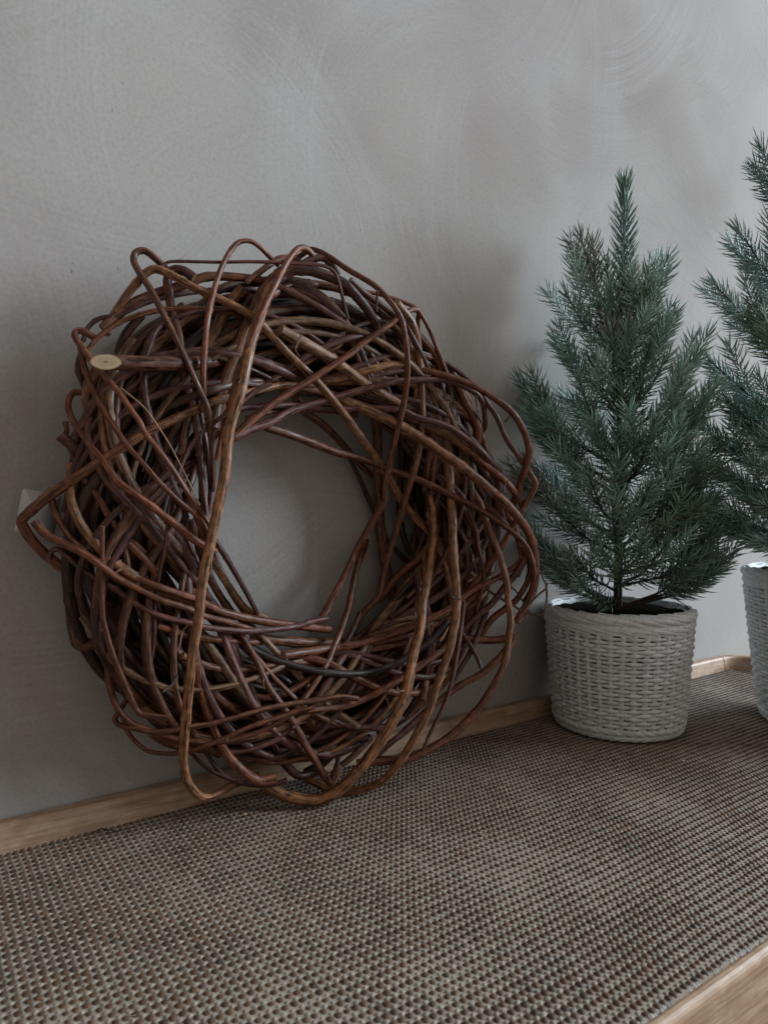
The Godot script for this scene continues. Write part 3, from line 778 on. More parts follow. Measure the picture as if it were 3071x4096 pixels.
	_twig(3.9, "RR", [142.4,236.4,-6.2,122.9,208.8,-10.9,117.9,199.1,-12.8,111.8,190.2,-14.9,104.7,182.4,-17.8,93.8,174.0,-22.6,88.8,169.1,-24.6,79.7,158.4,-27.8,71.2,147.1,-30.3])
	_twig(5.5, "GG", [119.4,187.2,-20.4,109.8,174.9,-19.9,104.5,169.1,-19.6,85.3,150.0,-18.8,63.6,129.2,-16.3,58.6,123.9,-15.2,46.9,110.3,-11.5,37.1,100.2,-8.6,28.9,93.6,-6.8,6.5,77.6,-2.1,-5.3,71.1,0.2,-17.6,65.5,3.2])
	_twig(3.9, "PP", [168.8,210.7,5.1,150.3,184.0,-5.6,132.1,157.0,-15.6])
	_twig(3.8, "PP", [-87.6,149.5,5.2,-81.3,135.0,2.1,-77.2,126.8,1.8,-72.5,115.1,0.7,-59.9,86.4,0.5,-53.1,71.5,-0.3,-47.5,59.0,-1.9,-43.4,49.1,-3.9,-39.6,42.8,-4.9,-27.6,27.7,-7.6,-21.8,22.0,-8.8,-18.4,19.9,-9.2,-11.1,18.9,-9.9,-4.0,19.7,-10.7,0.1,19.9,-12.3])
	_twig(2.8, "RR", [-76.2,145.7,4.0,-71.8,138.2,5.5,-70.6,135.8,6.5,-62.8,120.1,9.2,-53.0,98.0,11.3,-39.8,77.2,14.2,-23.8,48.6,15.0,-7.1,21.5,14.0,-4.7,18.9,14.1,-2.1,20.2,14.3,-0.1,22.4,14.0,3.9,29.9,11.8])
	_twig(3.2, "RR", [-108.8,124.6,14.7,-106.6,112.6,11.8,-104.2,103.7,10.2,-92.4,70.9,5.9,-83.3,53.4,4.5,-74.9,43.0,4.5,-67.8,35.9,4.9,-62.5,31.7,5.3,-56.6,29.3,6.1,-47.5,29.6,7.3])
	_twig(2.8, "GG", [-56.6,137.9,0.1,-50.5,130.6,0.9,-39.1,118.3,1.3,-37.1,115.9,1.9,-30.1,108.0,1.5,-27.5,105.2,0.8,-13.5,89.0,0.7,-10.7,86.2,0.1,-8.4,83.7,0.5,-6.2,81.3,1.2,-2.3,77.0,4.0,4.3,70.5,7.1,11.1,64.7,11.0,21.0,56.7,15.0])
	_twig(2.5, "DD", [-70.3,130.3,-1.5,-62.8,123.2,-2.1,-54.3,117.2,-2.2,-43.8,107.3,-3.2,-32.5,98.4,-3.1,-15.9,83.3,-3.5])
	_twig(2.7, "RR", [68.8,201.2,-45.1,64.0,194.4,-40.9,61.3,191.2,-39.0,57.9,188.1,-36.5,55.4,185.0,-35.1,53.5,181.7,-34.2,47.2,172.1,-29.4,30.2,144.3,-14.5,5.0,115.1,1.6,-4.1,105.6,6.4,-11.4,99.0,9.3,-23.8,88.9,13.3,-26.6,87.2,14.5,-28.7,85.2,14.4,-34.0,82.0,15.2])
	_twig(2.8, "PP", [48.0,140.0,-23.8,37.5,129.0,-17.0,26.4,119.0,-11.2,20.5,114.5,-8.1,7.8,99.2,-5.3,-1.3,86.3,-3.9,-3.6,84.0,-2.9,-5.2,81.4,-3.1,-6.3,78.5,-4.6,-8.1,76.0,-4.9,-9.5,73.3,-5.8])
	_twig(2.3, "PP", [67.6,103.3,-9.1,33.0,85.8,-2.8,6.9,72.7,3.7])
	_twig(2.6, "PP", [-25.6,78.7,6.7,-14.7,70.6,8.0,1.1,64.4,10.4,10.5,59.9,11.8,13.2,58.8,13.1,16.7,57.6,13.2,19.8,56.9,14.2,22.5,56.7,15.9,29.1,56.3,17.4,38.3,52.7,20.1])
	_twig(1.8, "PP", [126.1,156.0,19.6,125.0,149.3,22.2,122.9,142.6,24.3,106.8,104.2,33.6,97.0,82.9,37.4,88.7,68.5,38.5,72.1,44.5,38.4,67.1,36.4,38.7])
	_twig(3.7, "RR", [101.3,117.7,-5.3,122.7,114.4,8.0,131.4,114.2,14.5,149.7,112.6,26.2,158.7,113.1,32.2,164.5,114.9,36.1,166.9,117.1,37.7,167.2,120.6,37.7,166.5,124.0,37.1])
	_twig(2.1, "PP", [127.0,125.0,13.4,128.6,118.5,16.7,130.9,110.0,23.7,132.3,104.1,27.7,133.5,97.8,31.2,133.8,91.2,34.1])
	_twig(2.9, "RR", [172.7,115.7,35.3,169.0,109.5,35.7,140.8,86.6,30.1,121.3,78.3,24.8,99.9,66.6,19.7,74.0,50.4,15.0,63.2,42.7,13.5])
	_twig(2.6, "PP", [81.2,62.5,26.3,71.7,57.2,25.7,59.9,49.6,25.4,44.2,42.1,24.4,35.3,37.1,24.2,19.2,31.7,22.8])
	_twig(2.8, "RR", [184.6,194.4,35.1,187.5,184.3,37.8,188.7,177.4,39.1,188.3,170.2,39.3,186.5,163.2,38.5,185.1,159.9,37.8,180.1,150.7,34.9,176.1,145.2,32.5,158.9,130.0,21.8,149.7,115.5,16.4])
	_twig(3.3, "PP", [143.0,248.4,-3.3,147.4,243.4,0.3,157.3,235.2,8.5,168.6,223.1,17.9,172.2,217.2,21.0,175.1,210.7,23.7])
	_twig(2.0, "PP", [-100.3,212.5,20.0,-90.9,200.6,17.2,-76.3,179.9,11.5,-57.2,151.6,1.7])
	_twig(2.6, "GG", [-97.6,197.6,9.0,-82.5,176.8,4.8,-70.0,160.7,0.6,-64.7,156.0,-0.8,-61.5,154.0,-1.5,-47.7,147.4,-4.8])
	_twig(1.3, "PP", [-126.8,242.4,25.5,-129.4,229.5,22.7,-130.3,210.9,20.9,-133.9,187.1,15.9,-134.5,179.0,14.0,-135.9,162.9,12.4,-136.1,146.6,11.6,-137.3,133.0,9.9,-138.9,125.1,8.1,-138.9,116.8,7.4])
	_twig(0.5, "SS", [-161.4,304.5,34.0,-152.6,297.0,36.5,-147.6,292.0,37.7,-136.4,275.7,38.8,-132.5,269.2,38.8,-121.4,248.7,37.3,-112.8,232.0,35.4])
	_twig(3.3, "PP", [-189.3,278.0,-6.6,-182.1,271.5,-6.1,-170.2,262.6,-4.7,-160.7,254.2,-3.9])
	_twig(1.6, "BB", [-185.7,287.0,-8.4,-184.8,278.8,-8.0])
	_twig(1.9, "BB", [-183.5,272.1,-11.3,-180.8,264.5,-9.6,-172.5,247.6,-4.8])
	_twig(2.6, "RR", [-66.7,393.9,9.8,-45.3,412.6,4.4,-38.6,417.5,3.0,-34.6,419.4,1.9,-26.5,421.7,0.0,-18.6,423.1,-1.2])
	_twig(2.2, "BB", [-35.8,406.1,5.9,-26.9,401.9,4.3,-3.1,388.7,-1.1])
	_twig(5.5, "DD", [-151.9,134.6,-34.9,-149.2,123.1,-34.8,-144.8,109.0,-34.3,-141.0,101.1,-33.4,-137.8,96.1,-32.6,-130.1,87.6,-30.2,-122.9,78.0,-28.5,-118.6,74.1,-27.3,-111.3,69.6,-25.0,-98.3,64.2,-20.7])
	_twig(4.5, "BB", [-132.3,75.3,-8.8,-122.1,67.3,-10.5,-113.6,63.1,-11.3,-95.7,57.3,-12.2,-92.4,56.3,-12.9,-89.7,55.6,-12.1,-70.6,50.2,-13.0,-54.3,48.1,-13.3,-37.8,48.4,-13.5,-28.0,50.1,-13.7,-19.0,53.9,-14.5])
	_twig(1.6, "PP", [-105.7,56.9,-10.8,-97.9,46.8,-10.5,-91.1,40.4,-9.7,-80.7,33.5,-8.0,-70.2,27.9,-5.1,-61.9,25.0,-2.6,-53.3,23.6,-0.2,-44.7,23.6,2.2,-36.2,25.3,4.4])
	_twig(1.8, "PP", [-93.1,53.6,-13.8,-88.8,45.7,-12.3,-83.9,38.3,-10.5,-82.0,36.0,-9.9,-77.7,32.4,-7.9,-75.0,30.9,-7.4,-69.7,30.0,-5.3,-56.1,32.4,-1.6])
	_twig(2.4, "RR", [-65.1,296.2,3.6,-43.0,303.1,-2.9,-23.5,306.2,-7.7,14.2,310.1,-16.1,27.4,310.2,-18.8,45.3,309.4,-22.2])
	_twig(3.1, "BB", [-19.2,316.2,-8.5,-7.8,307.3,-15.5,-4.5,305.5,-16.7,10.3,300.0,-21.0,27.8,290.1,-27.1,62.4,266.5,-39.3,85.1,252.4,-45.0])
	_twig(2.5, "PP", [-174.2,333.2,-7.3,-176.2,326.4,-12.2,-176.0,321.5,-14.7,-170.6,310.0,-18.8])
	_twig(3.5, "OO", [-133.4,336.3,-14.2,-126.6,343.4,-15.9,-115.0,353.5,-15.6,-106.0,362.6,-15.5,-93.4,372.1,-14.4,-82.6,378.8,-13.0])
	_twig(3.1, "PP", [-136.3,330.1,-18.8,-129.6,335.8,-18.3,-122.5,340.5,-17.1,-119.7,342.1,-17.6,-106.2,349.3,-17.4,-87.0,360.9,-17.5,-75.3,366.4,-17.0,-59.8,370.4,-15.8])
	_twig(3.1, "DD", [-99.1,340.6,-18.9,-88.3,348.5,-20.1,-79.5,353.6,-20.6,-70.3,357.6,-20.9,-57.4,361.8,-20.9,-40.7,364.8,-20.5,-23.6,365.3,-20.1,8.6,368.4,-18.4])
	_twig(2.0, "BB", [-155.7,214.3,5.8,-149.3,209.1,8.4,-141.7,200.5,10.5])
	_twig(3.2, "DD", [99.8,291.7,-32.7,101.4,276.8,-33.4,101.5,239.3,-37.9,103.4,216.6,-39.5,105.9,205.3,-39.2,108.2,198.0,-38.6,111.2,191.0,-37.6,116.8,181.1,-35.3])
	_twig(3.3, "PP", [114.5,234.6,-31.3,118.1,208.1,-29.9,121.3,193.2,-28.3,121.6,177.8,-28.7])
	_twig(3.2, "DD", [155.7,231.1,-21.8,156.5,219.3,-20.3,158.9,204.0,-17.5,158.9,200.1,-17.2,154.5,168.9,-17.9])
	_twig(2.6, "GG", [124.3,178.4,-16.2,128.2,158.6,-6.2,130.2,145.4,0.1])
	_twig(3.3, "BB", [163.0,299.4,2.9,166.7,281.8,7.4,171.8,264.9,12.5,173.3,257.8,14.1,174.4,247.0,15.5,173.1,236.1,15.2,173.2,232.4,15.3,176.9,218.3,17.3])
	_twig(3.1, "RR", [164.6,240.7,1.9,168.9,245.5,5.6,171.4,247.3,7.7,173.8,245.7,9.8,178.9,228.8,15.8,184.5,213.0,23.9,186.1,199.1,28.6,186.0,184.7,32.1,184.3,177.5,32.7,179.7,167.4,32.1])
	_twig(2.6, "DD", [-95.1,103.2,-9.3,-76.4,89.1,-10.0,-52.2,76.9,-8.9])
	_twig(2.8, "DD", [-89.6,89.7,-19.6,-78.0,82.0,-20.1,-68.6,77.6,-20.0,-58.8,74.4,-19.6,-41.8,71.1,-18.6])
	_twig(2.6, "GG", [80.7,85.8,-9.9,89.9,81.4,-5.9,93.1,81.0,-4.4,96.3,81.7,-3.0,114.6,90.2,4.7])
	_twig(3.1, "OO", [93.5,95.0,4.4,90.7,77.8,11.0,86.4,67.9,13.2])
	_twig(2.4, "PP", [153.2,137.3,20.8,132.3,105.4,23.5,117.4,88.6,23.6,108.6,77.0,24.6])
	_twig(2.3, "RR", [143.0,137.1,11.3,136.9,123.5,12.6,128.6,111.1,12.5,123.9,105.1,13.4,115.6,89.1,17.2,108.3,80.8,18.1,99.6,73.9,17.9])
	_twig(2.8, "BB", [43.7,40.4,-2.2,22.0,29.2,2.1,12.2,25.7,3.3])
	_twig(3.2, "DD", [36.3,42.7,5.3,23.2,42.0,1.8,17.1,40.0,0.5,9.5,34.9,-2.2,-1.4,25.0,-8.3,-11.2,19.0,-13.8])
	_twig(2.2, "PP", [15.7,47.2,-0.2,14.5,40.5,-1.2,12.4,34.5,-0.2,10.8,32.0,1.4,3.0,22.8,9.4])
	_twig(2.5, "DD", [-21.4,73.5,-9.5,-14.6,67.8,-5.1,-13.4,64.9,-4.4,-14.2,61.7,-4.7,-15.7,59.0,-5.0,-25.2,46.7,-6.7])
	_twig(2.5, "PP", [-12.6,64.2,-2.2,-19.2,57.4,-2.0,-25.1,50.1,-2.9,-27.9,44.6,-4.0,-30.1,38.6,-5.5])
	_twig(2.3, "PP", [-104.7,287.5,10.6,-104.4,284.8,10.0,-103.8,264.9,11.1,-103.2,253.5,12.0,-100.8,222.5,14.8,-98.6,185.7,14.7])
	_twig(2.5, "PP", [-105.4,330.2,-1.0,-103.5,316.1,1.9,-103.2,310.3,4.0,-101.0,285.0,9.9,-96.5,257.6,11.2,-95.7,243.7,10.9,-96.1,238.1,11.3,-97.8,229.9,11.9,-100.8,222.1,11.6])
	_twig(2.3, "RR", [-123.7,265.4,4.6,-116.4,251.0,7.5,-112.0,241.0,9.1,-103.0,214.8,11.2,-98.5,201.4,11.5])
	_twig(2.7, "BB", [-118.1,227.1,1.1,-107.3,201.1,1.3,-101.3,181.7,-0.2,-95.1,164.9,-1.5,-89.9,154.0,-2.1,-80.7,137.9,-2.5])
	_twig(2.6, "DD", [-83.9,296.4,-1.5,-91.2,279.8,-1.7,-94.1,271.3,-1.5,-96.7,259.7,-0.5,-98.6,245.2,1.0,-98.9,236.5,2.3,-98.5,233.7,2.1,-98.4,230.8,3.2,-95.3,214.1,6.2,-92.2,197.3,8.2])
	_twig(2.5, "PP", [-101.1,237.0,-1.0,-94.2,211.8,0.4,-86.4,189.3,-0.4,-79.6,175.4,-1.4,-73.2,164.5,-2.2,-67.8,156.6,-2.4,-60.7,146.4,-1.3])
	_twig(3.0, "BB", [-107.0,222.2,1.1,-95.3,189.1,-2.5,-90.5,178.0,-3.8,-86.0,169.9,-4.6,-79.0,159.5,-5.4,-72.7,152.3,-5.7,-57.5,140.3,-5.5])
	_twig(2.5, "RR", [-133.5,152.2,9.8,-111.3,143.1,7.5,-93.4,137.9,6.0,-77.4,134.3,4.2,-52.0,129.7,-2.2])
	_twig(2.5, "BB", [-117.5,130.1,11.1,-100.8,120.9,8.2,-91.8,117.3,7.1,-82.5,114.7,6.1,-69.6,113.2,4.9,-34.8,111.9,0.1,-8.9,109.0,-2.3])
	_twig(2.5, "PP", [-96.5,103.5,8.7,-74.7,105.0,5.5,-48.3,107.9,1.0,-34.0,107.7,-1.0,-19.9,107.4,-1.7,-15.8,107.1,-2.8,-8.7,106.9,-2.6,3.0,106.2,-4.1])


# the tangle inside: darker branches that wind round the ring
func _inner_branches() -> void:
	var ring := 0.148
	var mid := 0.2205
	var r := RandomNumberGenerator.new()
	r.seed = 9152
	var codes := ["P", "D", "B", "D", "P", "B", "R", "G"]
	for i in 84:
		var a0 := r.randf() * TAU
		var arc := r.randf_range(2.0, 4.2) * (-1.0 if r.randf() < 0.5 else 1.0)
		var ph := r.randf() * TAU
		var wind := r.randf_range(-1.9, 1.9)
		var deep := sqrt(r.randf_range(0.10, 0.78))
		var pts := []
		var n := 12
		for k in n:
			var t := float(k) / (n - 1)
			var a := a0 + arc * t
			var q := ph + wind * arc * t
			var d := deep * 0.050 * (0.35 + 0.65 * smoothstep(0.0, 0.22, minf(t, 1.0 - t))) * (1.0 + 0.25 * wob.get_noise_2d(t * 2.0, i * 3.1))
			var out := ring + d * cos(q)
			var w := d * sin(q) * 0.72 - 0.014 - 0.014 * maxf(0.0, cos(q))
			w = clampf(w, -0.042, 0.016)
			pts.append(Vector3(cos(a) * out, mid + sin(a) * out, w))
		var code: String = codes[r.randi() % codes.size()]
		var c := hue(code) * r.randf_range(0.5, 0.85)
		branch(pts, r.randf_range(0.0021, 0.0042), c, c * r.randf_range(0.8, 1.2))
	# stiffer ones that cross over the ring at an angle, just under the outermost
	codes = ["P", "P", "B", "R", "B", "O", "P", "G"]
	for i in 70:
		var a0 := r.randf() * TAU
		var arc := r.randf_range(0.75, 1.7) * (-1.0 if r.randf() < 0.5 else 1.0)
		var way := 1.0 if r.randf() < 0.5 else -1.0
		var pts := []
		var n := 7
		for k in n:
			var t := float(k) / (n - 1)
			var a := a0 + arc * t
			# from the outer edge over the front to the inner edge, or the other way
			var q := lerpf(0.1, 3.0, t) if way > 0.0 else lerpf(3.0, 0.1, t)
			var d := lerpf(0.040, 0.046, sin(PI * t)) + 0.003 * wob.get_noise_2d(t * 1.5, i * 7.3)
			pts.append(Vector3(cos(a) * (ring + d * cos(q)), mid + sin(a) * (ring + d * cos(q)), d * sin(q) * 0.40 - 0.007))
		var c := hue(codes[r.randi() % codes.size()]) * r.randf_range(0.7, 1.05)
		branch(pts, r.randf_range(0.0019, 0.0038), c, c * r.randf_range(0.8, 1.2))


func knot(pts: Array, r0: float, r1: float, c: Color, called: String, parent: Node, sides := 6) -> MeshInstance3D:
	var p := curve(pts, 0.003)
	var n := p.size()
	var rad := PackedFloat32Array()
	for i in n:
		rad.append(lerpf(r0, r1, float(i) / (n - 1)) * (1.0 + 0.12 * wob.get_noise_2d(i * 0.7, r0 * 9000.0)))
	return put(called, tube(p, rad, tinted(n, c), sides, Color(c.r * 1.4, c.g * 1.4, c.b * 1.4, 1.0), 0.12, rng.randf()), bark, parent)


func mm(a: Array) -> Array:
	var out := []
	for k in range(0, a.size(), 3):
		out.append(Vector3(a[k], a[k + 1], a[k + 2]) * 0.001)
	return out


func _twigs_and_ends() -> void:
	# the thick branch at the upper left, sawn off on the slant
	var axis := curve(mm([-167, 322.4, 21, -149.7, 323.6, 21, -135, 325.0, 20, -120, 327.2, 18.5, -106, 330, 14, -92, 334, 7, -75, 338, -2]), 0.0022)
	var n := axis.size()
	var r := 0.0049
	var col := PackedColorArray()
	for i in n:
		var c := hue("P").lerp(hue("B"), 0.4 + 0.5 * wob.get_noise_2d(i * 0.2, 4.0)) * 0.95
		c.a = 1.0
		col.append(c)
	var m := tube(axis, filled(n, r), col, 16, Color(0, 0, 0, 0), 0.05, 0.3)
	var a := m.surface_get_arrays(0)
	var v: PackedVector3Array = a[Mesh.ARRAY_VERTEX]
	var dir := (axis[0] - axis[2]).normalized()
	var eye := Vector3(-0.35, -0.12, 0.75).normalized()
	eye = (eye - dir * eye.dot(dir)).normalized()
	for i in 8:
		for s in 17:
			var k := i * 17 + s
			var d := v[k] - axis[i]
			v[k] += dir * (-d.dot(eye) * 1.75) * (1.0 - i / 8.0)
	a[Mesh.ARRAY_VERTEX] = v
	var whole := ArrayMesh.new()
	whole.add_surface_from_arrays(Mesh.PRIMITIVE_TRIANGLES, a)
	var b := put("branch", whole, bark, wreath)
	b.set_meta("label", "thick branch sawn off on the slant with a pale oval cut face")
	var fv := PackedVector3Array()
	var fn := PackedVector3Array()
	var fc := PackedColorArray()
	var fi := PackedInt32Array()
	var centre := Vector3.ZERO
	for s in 16:
		centre += v[s] / 16.0
	var nrm := (v[0] - centre).cross(v[5] - centre).normalized()
	if nrm.dot(eye) < 0.0:
		nrm = -nrm
	var rings := [0.0, 0.14, 0.2, 0.45, 0.8, 0.97, 1.0]
	var tones := [Color(0.44, 0.30, 0.18), Color(0.50, 0.36, 0.22), Color(0.80, 0.66, 0.48), Color(0.70, 0.56, 0.40), Color(0.84, 0.72, 0.54), Color(0.62, 0.47, 0.31), Color(0.2, 0.12, 0.08)]
	for k in rings.size():
		for s in 17:
			var p: Vector3 = centre.lerp(v[s], rings[k] * (1.0 + 0.03 * wob.get_noise_2d(s * 0.8, k * 3.0)) * 0.985)
			fv.append(p + nrm * (0.0004 + 0.0003 * wob.get_noise_2d(s * 1.3, k * 5.0)))
			fn.append(nrm)
			var tone: Color = tones[k]
			tone = tone * (1.0 + 0.18 * wob.get_noise_2d(s * 1.1, k * 2.0))
			tone.a = 1.0
			fc.append(tone)
	for k in rings.size() - 1:
		for s in 16:
			var q := k * 17 + s
			fi.append_array([q, q + 17, q + 1, q + 1, q + 17, q + 18])
	put("cut_end", arrays(fv, fn, fi, PackedVector2Array(), fc), cut_wood, b)

	# dry forked twig that sticks out at the right, towards the pot
	var dry := Color(0.20, 0.155, 0.13)
	var tw := knot(mm([150, 158, 22, 161, 149, 30, 167, 144.2, 36.9, 173.9, 138, 44.7, 178.5, 135.6, 50.3, 184.2, 135.6, 57, 187, 140, 58.5, 189.5, 147, 58, 190.8, 157, 57, 190.6, 165, 56]), 0.0012, 0.0010, dry, "twig", wreath)
	knot(mm([190.5, 162, 56.5, 188.6, 166.5, 55, 188.4, 172, 54]), 0.0009, 0.0007, dry, "twig", wreath)
	knot(mm([190.4, 160, 56.8, 192.3, 163, 57.6]), 0.0009, 0.0006, dry, "twig", wreath)
	knot(mm([190.7, 158, 57, 185.3, 152.5, 52.6, 180.1, 146.2, 48.9, 176.5, 142, 44.9]), 0.0008, 0.0009, dry, "twig", wreath)
	knot(mm([178.3, 136, 49.8, 177.7, 143.9, 42.5, 177.4, 147.7, 39.9, 175.4, 153.9, 36.1, 172, 160, 30]), 0.0008, 0.0009, dry, "twig", wreath)
	# short dead shoots, split tips and buds here and there
	var rr := RandomNumberGenerator.new()
	rr.seed = 77
	for i in 22:
		var ang := rr.randf() * TAU
		var q := rr.randf_range(0.6, 2.2)
		var rad := 0.150 + 0.05 * cos(q)
		var p := Vector3(cos(ang) * rad, 0.2205 + sin(ang) * rad, 0.048 * sin(q))
		var d := Vector3(rr.randfn(), rr.randfn(), rr.randfn() * 0.5).normalized()
		var l := rr.randf_range(0.006, 0.020)
		if p.y < 0.05:
			continue
		knot([p, p + d * l * 0.5 + Vector3(rr.randfn(), rr.randfn(), rr.randfn()) * 0.0015, p + d * l], rr.randf_range(0.0008, 0.0013), 0.0005, hue(["G", "B", "P", "D"][rr.randi() % 4]), "twig", wreath, 5)


# ------------------------------------------------------------------ pots and trees
var stone: StandardMaterial3D
var needle_mat: StandardMaterial3D
var stem_mat: StandardMaterial3D
var soil_mat: StandardMaterial3D


func _pot_materials() -> void:
	var n1 := noise_image(512, 512, 0.03, 61, 4)
	var n2 := noise_image(512, 512, 0.16, 62, 3)
	var im := Image.create(512, 512, false, Image.FORMAT_RGB8)
	var hi := Image.create(512, 512, false, Image.FORMAT_RGB8)
	for y in 512:
		for x in 512:
			var a := grey(n1, x, y)
			var b := grey(n2, x, y)
			var c := Color(0.89, 0.915, 0.94).lerp(Color(0.86, 0.86, 0.83), smoothstep(0.52, 0.78, a))
			c = c.darkened(0.8 * smoothstep(0.66, 0.76, b) * smoothstep(0.36, 0.6, a) + 0.16 * smoothstep(0.45, 0.2, b))
			im.set_pixel(x, y, c)
			hi.set_pixel(x, y, Color(b, b, b))
	stone = StandardMaterial3D.new()
	stone.resource_name = "whitewashed_cement"
	stone.vertex_color_use_as_albedo = true
	stone.albedo_texture = ImageTexture.create_from_image(im)
	stone.uv1_triplanar = true
	stone.uv1_scale = Vector3(14, 14, 14)
	stone.roughness = 0.62
	stone.heightmap_enabled = true
	stone.heightmap_texture = ImageTexture.create_from_image(hi)
	stone.heightmap_scale = 0.008
	needle_mat = StandardMaterial3D.new()
	needle_mat.resource_name = "needle"
	needle_mat.vertex_color_use_as_albedo = true
	needle_mat.roughness = 0.5
	needle_mat.metallic_specular = 0.45
	stem_mat = StandardMaterial3D.new()
	stem_mat.resource_name = "spruce_stem"
	stem_mat.albedo_color = Color(0.05, 0.036, 0.028).linear_to_srgb()
	stem_mat.roughness = 0.9
	soil_mat = StandardMaterial3D.new()
	soil_mat.resource_name = "soil"
	soil_mat.albedo_color = Color(0.016, 0.014, 0.013).linear_to_srgb()
	soil_mat.roughness = 0.95
	soil_mat.specular_mode = BaseMaterial3D.SPECULAR_DISABLED


func pot_radius(y: float, h: float, r0: float, r1: float) -> float:
	var t := clampf(y / h, 0.0, 1.0)
	return lerpf(r0, r1, pow(t, 0.85)) - 0.0035 * pow(1.0 - clampf(y / 0.010, 0.0, 1.0), 2.0)


# a pot cast in the shape of a woven basket: stakes, rows of weaving, a rolled rim and a rolled foot
func basket_pot(parent: Node, h: float, r0: float, r1: float, rows: int, stakes: int, sd: int) -> void:
	var r := RandomNumberGenerator.new()
	r.seed = sd
	var core := SurfaceTool.new()
	core.begin(Mesh.PRIMITIVE_TRIANGLES)
	var prof := []
	for k in 13:
		var y := h * k / 12.0
		prof.append(Vector2(pot_radius(y, h, r0, r1) - 0.0032, y))
	prof.append(Vector2(r1 - 0.0065, h - 0.001))
	prof.append(Vector2(r1 - 0.0085, h - 0.005))
	prof.append(Vector2(r1 - 0.0095, h - 0.022))
	prof.push_front(Vector2(0.0, 0.0005))
	var seg := 64
	core.set_smooth_group(0)
	for k in prof.size() - 1:
		for s in seg:
			var a := TAU * s / seg
			var b := TAU * (s + 1) / seg
			var p0 := Vector3(cos(a) * prof[k].x, prof[k].y, sin(a) * prof[k].x)
			var p1 := Vector3(cos(b) * prof[k].x, prof[k].y, sin(b) * prof[k].x)
			var p2 := Vector3(cos(b) * prof[k + 1].x, prof[k + 1].y, sin(b) * prof[k + 1].x)
			var p3 := Vector3(cos(a) * prof[k + 1].x, prof[k + 1].y, sin(a) * prof[k + 1].x)
			for q in [p0, p3, p2, p0, p2, p1]:
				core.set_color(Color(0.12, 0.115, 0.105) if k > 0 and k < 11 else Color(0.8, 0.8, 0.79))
				core.add_vertex(q)
	core.generate_normals()
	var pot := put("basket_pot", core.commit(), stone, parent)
	var low := 0.014
	var high := h - 0.021
	for k in stakes:
		var a := TAU * (k + 0.5) / stakes
		var p := []
		for j in 6:
			var y := lerpf(0.006, h - 0.008, j / 5.0)
			var q := pot_radius(y, h, r0, r1) - 0.0022
			var b := a + r.randf_range(-0.012, 0.012)
			p.append(Vector3(cos(b) * q, y, sin(b) * q))
		var line := curve(p, 0.01)
		put("stake", tube(line, filled(line.size(), 0.0029), tinted(line.size(), Color(0.92, 0.92, 0.92)), 6), stone, pot)
	var pitch := (high - low) / rows
	for k in rows:
		var line := PackedVector3Array()
		var rad := PackedFloat32Array()
		var col := PackedColorArray()
		var steps := stakes * 6
		var tone := r.randf_range(0.86, 1.06)
		var thick := pitch * r.randf_range(0.40, 0.49)
		for s in steps + 1:
			var a := TAU * s / steps
			var wv := sin(a * stakes * 0.5 + (PI if k % 2 == 1 else 0.0))
			var y := low + pitch * (k + 0.5) + 0.00085 * wob.get_noise_3d(cos(a) * 2.6, sin(a) * 2.6, k * 0.9 + sd)
			var q := pot_radius(y, h, r0, r1) + 0.00105 * wv - 0.0008 + 0.0006 * wob.get_noise_3d(cos(a) * 5.0, sin(a) * 5.0, k * 2.0 + sd)
			line.append(Vector3(cos(a) * q, y, sin(a) * q))
			rad.append(thick * (1.0 + 0.15 * wv + 0.22 * wob.get_noise_3d(cos(a) * 7.0, sin(a) * 7.0, k * 3.0 + sd)))
			var w := tone * (0.97 + 0.16 * wob.get_noise_3d(cos(a) * 9.0, sin(a) * 9.0, k * 1.7))
			col.append(Color(w, w * 0.995, w * 0.975))
		put("weave_row", tube(line, rad, col, 7), stone, pot)
	# rim: long strands that sweep up and over each other
	for k in 22:
		var a0 := TAU * k / 22.0
		for layer in 2:
			var p := []
			var y0 := (h - 0.021) if layer == 0 else (h - 0.011)
			for j in 8:
				var t := j / 7.0
				var a := a0 + t * 1.05 + layer * 0.3 + r.randf_range(-0.02, 0.02)
				var y := y0 + t * 0.010 + 0.0012 * sin(t * PI) + r.randf_range(-0.0005, 0.0005)
				var q := pot_radius(y, h, r0, r1) + 0.0012 * sin(t * PI) - 0.0012 - (0.0055 * smoothstep(0.45, 1.0, t) if layer == 1 else 0.001)
				p.append(Vector3(cos(a) * q, y, sin(a) * q))
			var line := curve(p, 0.006)
			var n := line.size()
			var rad := PackedFloat32Array()
			for j in n:
				rad.append(0.0031 * (0.45 + 0.55 * sin(PI * clampf((j + 0.7) / (n + 0.4), 0.0, 1.0))) * r.randf_range(0.92, 1.08))
			var w := r.randf_range(0.84, 1.04)
			put("rim_strand", tube(line, rad, tinted(n, Color(w, w * 0.99, w * 0.97)), 7), stone, pot)
	# foot: a two-ply rope
	for k in 40:
		var a0 := TAU * k / 40.0
		for layer in 2:
			var p := []
			for j in 5:
				var t := j / 4.0
				var a := a0 + t * 0.32 * (1.0 if layer == 1 else -1.0)
				var y := 0.0042 + layer * 0.0058 + (t - 0.5) * 0.0042
				var q := pot_radius(y, h, r0, r1) - 0.0010 + 0.0008 * sin(t * PI)
				p.append(Vector3(cos(a) * q, maxf(y, 0.0030), sin(a) * q))
			var line := curve(p, 0.005)
			var n := line.size()
			var rad := PackedFloat32Array()
			for j in n:
				rad.append(0.0029 * (0.55 + 0.45 * sin(PI * (j + 0.5) / n)))
			var w := r.randf_range(0.80, 1.02)
			put("foot_strand", tube(line, rad, tinted(n, Color(w, w, w * 0.98)), 6), stone, pot)
	# soil
	var st := SurfaceTool.new()
	st.begin(Mesh.PRIMITIVE_TRIANGLES)
